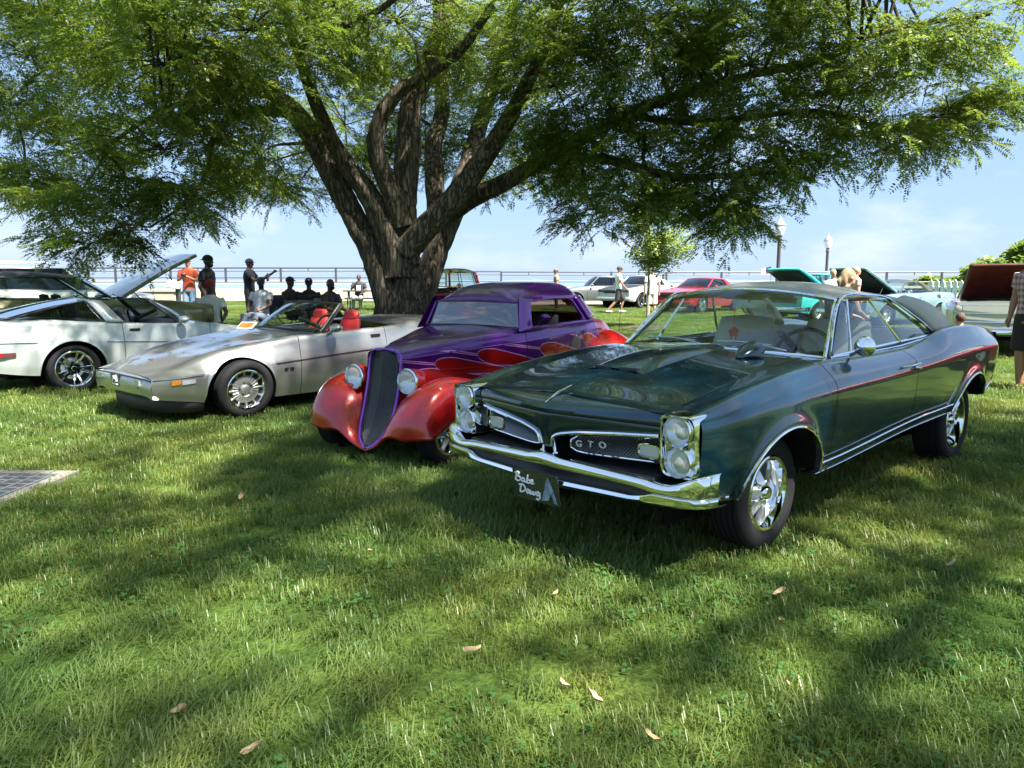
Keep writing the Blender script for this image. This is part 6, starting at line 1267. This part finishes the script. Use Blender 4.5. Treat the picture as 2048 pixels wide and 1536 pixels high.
def person(px, py_top, zc, face, label, pose=STAND, skin=SKIN_D, shirt=(.02, .02, .022), pants=(.02, .02, .022), sleeve=.5, leg='long', cap=None, cap_dir=0, hair=None, H=1.76, shoe=(.02, .02, .02), shirt_mat=None, build_w=1., ground=None, beard=False, longhair=False, hold=None):
    p = at(px, py_top, zc); z0 = gz(p.x, p.y) if ground is None else ground
    root = empty('person', (p.x, p.y, z0), face, label, 'person'); J = {k: np.array(v) if not isinstance(v, float) else v for k, v in pose.items()}
    s_ = H/1.76
    root.scale = (s_, s_, s_); BW = build_w
    def remesh(mb, name, m, vox, parent=root):
        o = mb.build(name, m, parent, angle=180); md = o.modifiers.new('skin', 'REMESH'); md.mode = 'VOXEL'; md.voxel_size = vox*s_; md.use_smooth_shade = True; sm = o.modifiers.new('smooth', 'SMOOTH'); sm.iterations = 3; sm.factor = .5; return o
    fx = np.array([1., 0, 0]); up = J['head']-J['hip']; up = up/np.linalg.norm(up)
    def torso(mb, inf, low=-.12):
        axis = [J['hip']+up*low, J['hip'], J['hip']*.55+J['chest']*.45, J['chest'], (J['Lsh']+J['Rsh'])/2+up*.0, (J['Lsh']+J['Rsh'])/2+up*.07]
        hw_ = [.150, .165, .150, .175, .165, .075]; hd = [.105, .115, .105, .120, .095, .06]; G = []
        A_ = crom([np.append(a, (w_*BW, d*BW)) for a, w_, d in zip(axis, hw_, hd)], 4)
        for a in A_: G.append([a[:3]+np.array([0, 1., 0])*math.sin(t)*(a[3]+inf)+fx*math.cos(t)*(a[4]+inf) for t in np.linspace(0, 2*PI, 20, endpoint=False)])
        G.insert(0, [A_[0][:3]-up*.01]*20); G.append([A_[-1][:3]+up*.02]*20); mb.grid(np.array(G), close_v=True)
    b = MB(); torso(b, -.012); hd_ = J['head']; ca, sa = math.cos(J['look']), math.sin(J['look']); fd = np.array([ca, sa, 0]); sd = np.array([-sa, ca, 0])
    nk = (J['Lsh']+J['Rsh'])/2+up*.03; b.tube([nk, hd_-np.array([0, 0, .05])-fd*.015], [.062, .052], 10)
    def hp(f, s, u): return tuple(hd_+fd*f+sd*s+np.array([0, 0, u]))
    def hball(c, r):
        u = np.linspace(-PI/2, PI/2, 10); v = np.linspace(0, 2*PI, 14, endpoint=False); G = [[tuple(np.array(c)+fd*r[0]*math.cos(a)*math.cos(t)+sd*r[1]*math.cos(a)*math.sin(t)+np.array([0, 0, r[2]*math.sin(a)])) for t in v] for a in u]; return np.array(G)
    b.grid(hball(hp(-.005, 0, .015), (.098, .077, .105)), close_v=True); b.grid(hball(hp(.028, 0, -.055), (.062, .056, .062)), close_v=True)
    b.tube([hp(.085, 0, .015), hp(.108, 0, -.022), hp(.085, 0, -.030)], [.009, .016, .012], 8); b.tube([hp(.076, -.022, -.056), hp(.086, 0, -.054), hp(.076, .022, -.056)], .008, 6)
    for q in (1, -1): b.grid(hball(hp(-.008, q*.078, -.005), (.022, .012, .03)), close_v=True)
    for sd_ in 'LR':
        q = 1 if sd_ == 'L' else -1
        b.tube([J[sd_+'sh'], lerp(J[sd_+'sh'], J[sd_+'el'], .45), J[sd_+'el'], lerp(J[sd_+'el'], J[sd_+'wr'], .35), J[sd_+'wr']], np.array([.058, .050, .040, .041, .027])*BW, 10)
        d = J[sd_+'wr']-J[sd_+'el']; d /= np.linalg.norm(d); sdv = np.cross(d, [0, 1., 0] if abs(d[1]) < .8 else [1., 0, 0]); sdv /= np.linalg.norm(sdv); nv = np.cross(d, sdv)
        pw = J[sd_+'wr']; b.tube([pw-d*.01, pw+d*.04, pw+d*.085], [.026, .036, .034], 8, flat=.6)
        for k, (off_, ln) in enumerate(((-.028, .062), (-.010, .075), (.010, .07), (.027, .056))):
            s0 = pw+d*.085+sdv*off_; b.tube([s0-d*.02, s0+d*ln*.5+nv*.004*q, s0+d*ln*.85+nv*.022*q], [.0105, .0095, .008], 6)
        s0 = pw+d*.03+sdv*.03; b.tube([s0, s0+d*.035+sdv*.022, s0+d*.065+sdv*.024], [.012, .0105, .009], 6)
        hipj = J['hip']+np.array([0, q*.09, -.04]); b.tube([hipj, lerp(hipj, J[sd_+'kn'], .4), J[sd_+'kn'], lerp(J[sd_+'kn'], J[sd_+'an'], .3), J[sd_+'an']], np.array([.088, .078, .056, .056, .036])*BW, 12)
        an = J[sd_+'an']; b.tube([an+np.array([-.05, 0, -.04]), an+np.array([.04, 0, -.045]), an+np.array([.13, q*.01, -.055]), an+np.array([.18, q*.012, -.06])], [.036, .040, .036, .022], 8, flat=.8)
    remesh(b, 'body', skin, .0125)
    if hair:
        hb = MB(); hb.grid(hball(hp(-.018, 0, .03), (.100, .086, .102)), close_v=True)
        if longhair: hb.grid(hball(hp(-.085, 0, -.03), (.05, .075, .12)), close_v=True); hb.tube([hp(-.10, 0, .0), hp(-.15, 0, -.05), hp(-.14, 0, -.16)], [.04, .035, .012], 8)
        remesh(hb, 'hair', mat('hair_%d' % int(hair[0]*1000), hair, .7, bump=(90, .6, .01)), .014)
    if beard: hb = MB(); hb.grid(hball(hp(.04, 0, -.075), (.062, .062, .05)), close_v=True); remesh(hb, 'beard', mat('beard_dark', (.012, .010, .009), .9), .014)
    if cap:
        cb = MB(); G = [g_ for g_ in hball(hp(-.008, 0, .04), (.108, .089, .095))[4:]]; cb.grid(np.array(G), close_v=True)
        cr2, sr2 = math.cos(J['look']+cap_dir), math.sin(J['look']+cap_dir); bd = np.array([cr2, sr2, 0]); bs = np.array([-sr2, cr2, 0]); c0 = np.array(hp(-.008, 0, .045))
        cb.grid(np.array([[c0+bd*(.085+.075*k*math.cos(t))+bs*(.075*math.sin(t))-np.array([0, 0, .014*k]) for t in np.linspace(-1.3, 1.3, 9)] for k in (0, .5, 1)])); co = cb.build('cap', mat('cap_%d_%d' % (int(cap[0]*999), int(cap[1]*999)), cap, .8), root); solid(co, .008, 0)
    sb = MB(); torso(sb, .012, -.10)
    for sd_ in 'LR':
        e = lerp(J[sd_+'sh'], J[sd_+'el'], min(1, sleeve*1.3)) if sleeve <= .78 else J[sd_+'el']; pts = [J[sd_+'sh'], e] if sleeve <= .78 else [J[sd_+'sh'], J[sd_+'el'], lerp(J[sd_+'el'], J[sd_+'wr'], .9)]
        if sleeve > 0: sb.tube(pts, np.array([.075, .070, .045][:len(pts)])*BW, 10)
    remesh(sb, 'shirt', shirt_mat or mat('shirt_%d_%d_%d' % tuple(int(c*999) for c in shirt), shirt, .85, bump=(25, .25, .02)), .018)
    pb = MB(); G = []
    A_ = [np.append(J['hip']+up*.05, (.165*BW, .12*BW)), np.append(J['hip'], (.178*BW, .128*BW)), np.append(J['hip']-np.array([0, 0, .08]), (.17*BW, .12*BW))]
    for a in A_: G.append([a[:3]+np.array([0, 1., 0])*math.sin(t)*a[3]+fx*math.cos(t)*a[4] for t in np.linspace(0, 2*PI, 18, endpoint=False)])
    G.insert(0, [A_[0][:3]]*18); G.append([A_[-1][:3]]*18); pb.grid(np.array(G), close_v=True)
    for sd_ in 'LR':
        q = 1 if sd_ == 'L' else -1; hipj = J['hip']+np.array([0, q*.09, -.03]); kn, an = J[sd_+'kn'], J[sd_+'an']
        pts = [hipj, lerp(hipj, kn, .5), kn, lerp(kn, an, .5), lerp(kn, an, .93)] if leg == 'long' else [hipj, lerp(hipj, kn, .5), lerp(hipj, kn, 1.02)]; rr = [.10, .094, .080, .070, .062] if leg == 'long' else [.105, .105, .105]; pb.tube(pts, np.array(rr)*BW, 12)
    remesh(pb, 'trousers' if leg == 'long' else 'shorts', mat('cloth_%d_%d_%d' % tuple(int(c*999) for c in pants), pants, .85, bump=(22, .3, .02)), .018)
    if shoe:
        for sd_ in 'LR':
            an = J[sd_+'an']; q = 1 if sd_ == 'L' else -1; f_ = MB(); f_.tube([an+np.array([-.06, 0, -.04]), an+np.array([.04, 0, -.035]), an+np.array([.14, q*.01, -.05]), an+np.array([.20, q*.012, -.058])], [.040, .048, .044, .024], 10, flat=.8); f_.build('shoe', mat('shoe_%d' % int(shoe[0]*999), shoe, .6), root)
    if hold: hold(root, J)
    return root
CHAIR = None
def chair(loc, rz, label):
    global CHAIR
    cm, fm = mat('chair_cloth', (.03, .04, .06), .8), mat('chair_tube', (.08, .08, .085), .4, .5)
    r = empty('folding_chair', loc, rz, label, 'chair', 'folding chairs on the lawn')
    if CHAIR is None:
        a = MB(); a.box((.02, 0, .41), (.46, .48, .02)); b = MB(); b.box((-.25, 0, .72), (.02, .48, .46), rot=Matrix.Rotation(R(-10), 4, 'Y')); CHAIR = [a.build('seat', cm, r, smooth=False), b.build('backrest', cm, r, smooth=False)]
        for q in (1, -1):
            for p in (((-.24, q*.25, .42), (.28, q*.25, 0)), ((.26, q*.25, .42), (-.26, q*.25, 0)), ((-.22, q*.25, .40), (-.30, q*.25, .95))): CHAIR.append(MB().tube(p, .013, 6).build('leg', fm, r))
    else:
        for o in CHAIR: c = o.copy(); COL.objects.link(c); c.parent = r
    return r
def sitter(px, top, zc, face, label, clabel, **k):
    H = k.get('H', 1.76); p = at(px, top, zc); chair((p.x, p.y, gz(p.x, p.y)), face, clabel); return person(px, top, zc, face, label, pose=dict(SIT, **k.pop('J', {})), **k)
toR, toL, toC, away = 0., PI, -PI/2, PI/2
def camera_prop(root, J): MB().box(tuple((J['Lwr']+J['Rwr'])/2+np.array([.08, 0, .02])), (.07, .12, .09)).build('held_camera', BLACK, root)
person(375, 515, 22, toC, 'man in orange shirt, sun hat and blue jeans holding a camera', dict(STAND, Lel=(.08, .27, 1.14), Rel=(.08, -.27, 1.14), Lwr=(.26, .06, 1.27), Rwr=(.26, -.06, 1.27)), SKIN_L, (.75, .13, .05), (.20, .32, .45), cap=(.5, .42, .35), H=1.84, hold=camera_prop)
person(413, 517, 16, toR, 'tall standing man in black with a backwards black cap', dict(STAND, Rel=(-.06, -.25, 1.15), Rwr=(.06, -.22, .90)), cap=(.015, .015, .016), cap_dir=PI, beard=True, build_w=1.14, H=1.80)
def bottle(root, J): MB().lathe([(.001, 0), (.032, 0), (.032, .12), (.014, .17), (.014, .21), (.001, .21)], 12, 'z', c=tuple(J['Rwr']+np.array([.09, -.02, -.10]))).build('held_bottle', BLACK, root)
person(497, 530, 20.5, toR, 'man in dark jersey and cap pointing with an outstretched arm', dict(STAND, Rel=(.22, -.26, 1.22), Rwr=(.47, -.22, 1.30), Lel=(.18, .24, 1.20), Lwr=(.60, .10, 1.42)), shirt=(.02, .024, .035), pants=(.02, .02, .024), cap=(.02, .022, .03), build_w=1.1, H=1.80, hold=bottle)
sitter(421, 595, 14.3, toC+.6, 'seated person in red cap and white shirt by the olive coupe', 'folding chair under the person in the red cap', skin=SKIN_D, shirt=(.72, .72, .70), cap=(.35, .02, .04), cap_dir=PI*.8)
sitter(520, 580, 17.3, toC-.3, 'seated man in pale t-shirt and grey cap leaning in a lawn chair', 'folding chair under the man in the pale t-shirt', shirt=(.62, .65, .72), pants=(.10, .12, .17), cap=(.06, .06, .062), beard=True, build_w=1.15, J=dict(look=.8))
sitter(584, 584, 18, toR-.4, 'seated man in black cap with brim to the side', 'folding chair under the man in the plain black cap', shirt=(.03, .03, .03), cap=(.012, .012, .013), cap_dir=.1, build_w=1.05, H=1.78)
def logo(root, J): MB().box(tuple(J['head']+np.array([-.108, 0, .085])), (.012, .05, .04)).build('cap_logo', WHITE, root)
sitter(618, 589, 18.3, away+.3, 'seated man with white mark on the back of his black cap', 'folding chair under the man with the marked cap', shirt=(.02, .02, .02), cap=(.013, .013, .014), cap_dir=0, hold=logo)
sitter(664, 579, 17, toR-.5, 'seated bald man in black t-shirt beside the tree trunk', 'folding chair beside the tree trunk', shirt=(.014, .014, .015), build_w=1.12, beard=True, H=1.80)
person(717, 550, 29.2, toC, 'man in dark printed t-shirt sitting on the picnic table bench', dict(SIT, Rel=(.05, -.27, .78), Rwr=(.16, -.06, 1.02)), shirt=(.035, .038, .045), pants=(.28, .28, .29), H=1.80, hold=lambda r, J: MB().box(tuple(J['chest']+np.array([.135, 0, -.02])), (.012, .16, .18)).build('shirt_print', WHITE, r))
person(1238, 535, 30, toR, 'man in white t-shirt, dark shorts and cap walking along the path', dict(STAND, Lkn=(.20, .09, .52), Lan=(.10, .09, .12), Rkn=(-.06, -.09, .50), Ran=(-.42, -.09, .12), Lel=(-.10, .25, 1.16), Rel=(.06, -.25, 1.16), Lwr=(.02, .26, .93), Rwr=(.22, -.24, .98)), SKIN_T, (.82, .81, .78), (.03, .03, .035), leg='short', cap=(.06, .05, .045), shoe=(.8, .8, .8), H=1.80)
person(1305, 541, 27, away, 'man in white shirt and pale shorts behind the sapling', STAND, SKIN_L, (.84, .83, .80), (.74, .73, .70), leg='short', hair=(.35, .33, .30), shoe=(.7, .7, .7), H=1.76)
person(1113, 545, 33, toL, 'person in a brown hat beyond the purple roof', STAND, SKIN_T, (.25, .2, .16), cap=(.16, .12, .09), H=1.74)
person(1690, 533, 9.4, toR+.2, 'blonde woman in dark sleeveless top behind the teal coupe', dict(STAND, head=(.07, 0, 1.63), Rel=(.05, -.28, 1.18), Rwr=(.26, -.14, 1.10), Lel=(.05, .28, 1.18), Lwr=(.28, .1, 1.1)), SKIN_L, (.03, .03, .035), (.05, .05, .06), sleeve=0, hair=(.30, .22, .12), longhair=True, build_w=.95, H=1.60)
person(1666, 545, 20.5, toC, 'small-looking person in cream top between the turquoise cars', STAND, SKIN_L, (.7, .66, .6), hair=(.4, .3, .2), H=1.66)
person(1712, 540, 20, toR, 'older man in pink shirt behind the blonde woman', STAND, SKIN_L, (.62, .38, .36), hair=(.45, .33, .24), H=1.72)
PL = mat('plaid', (.55, .42, .42), .85); _t = PL.node_tree; _b = _t.nodes['Principled BSDF']; _tc = N(_t, 'ShaderNodeTexCoord'); _mix = None
_w = []
for d_, s_ in (('Z', 4.2), ('Y', 4.2)):
    n_ = N(_t, 'ShaderNodeTexWave', bands_direction=d_); n_.inputs['Scale'].default_value = s_; n_.inputs['Distortion'].default_value = .4; r_ = N(_t, 'ShaderNodeValToRGB'); r_.color_ramp.elements[0].position = .45; r_.color_ramp.elements[0].color = (.62, .45, .46, 1); r_.color_ramp.elements[1].position = .6; r_.color_ramp.elements[1].color = (.22, .10, .13, 1); _t.links.new(_tc.outputs['Object'], n_.inputs[0]); _t.links.new(n_.outputs[0], r_.inputs[0]); _w.append(r_)
_m = N(_t, 'ShaderNodeMixRGB'); _m.inputs[0].default_value = .5; _t.links.new(_w[0].outputs[0], _m.inputs[1]); _t.links.new(_w[1].outputs[0], _m.inputs[2]); _t.links.new(_m.outputs[0], _b.inputs['Base Color'])
person(2078, 490, 9.75, toL+.35, 'man in red plaid shirt and black shorts standing behind the teal coupe tail', dict(STAND, Lel=(.03, .27, 1.16), Lwr=(.16, .20, .93)), SKIN_T, shirt_mat=PL, pants=(.018, .018, .02), leg='short', hair=(.05, .04, .03), shoe=None, build_w=1.12, H=1.86)
person(1922, 633, 8.9, away, 'small child with brown hair behind the teal coupe boot', STAND, SKIN_L, (.3, .1, .1), (.1, .1, .15), hair=(.09, .05, .03), H=1.06)
# small flags
for px_, py_, zc, lab in ((1737, 538, 26, 'small striped flag above the blue grey coupe bonnet'), (1545, 532, 25, 'small pale flag beside the first lamp post')):
    p = at(px_, py_, zc); h = p.z-gz(p.x, p.y); f = empty('small_flag', (p.x, p.y, gz(p.x, p.y)), 0, lab, 'flag', 'small flags on the cars'); MB().tube([(0, 0, 0), (-.05, 0, h)], .008, 6).build('staff', DULLCH, f)
    G = [[(-.05-.32*t, .03*math.sin(t*5), h-.02-v*.2-.06*t) for v in np.linspace(0, 1, 8)] for t in np.linspace(0, 1, 7)]; mb = MB().grid(np.array(G))
    for i in range(len(mb.m)): mb.m[i] = 2 if (i % 7) < 4 and i//7 < 3 else (i % 2)
    mb.build('cloth', [mat('flag_red', (.5, .04, .05), .8), mat('flag_white', (.8, .8, .8), .8), mat('flag_blue', (.04, .05, .2), .8)], f)
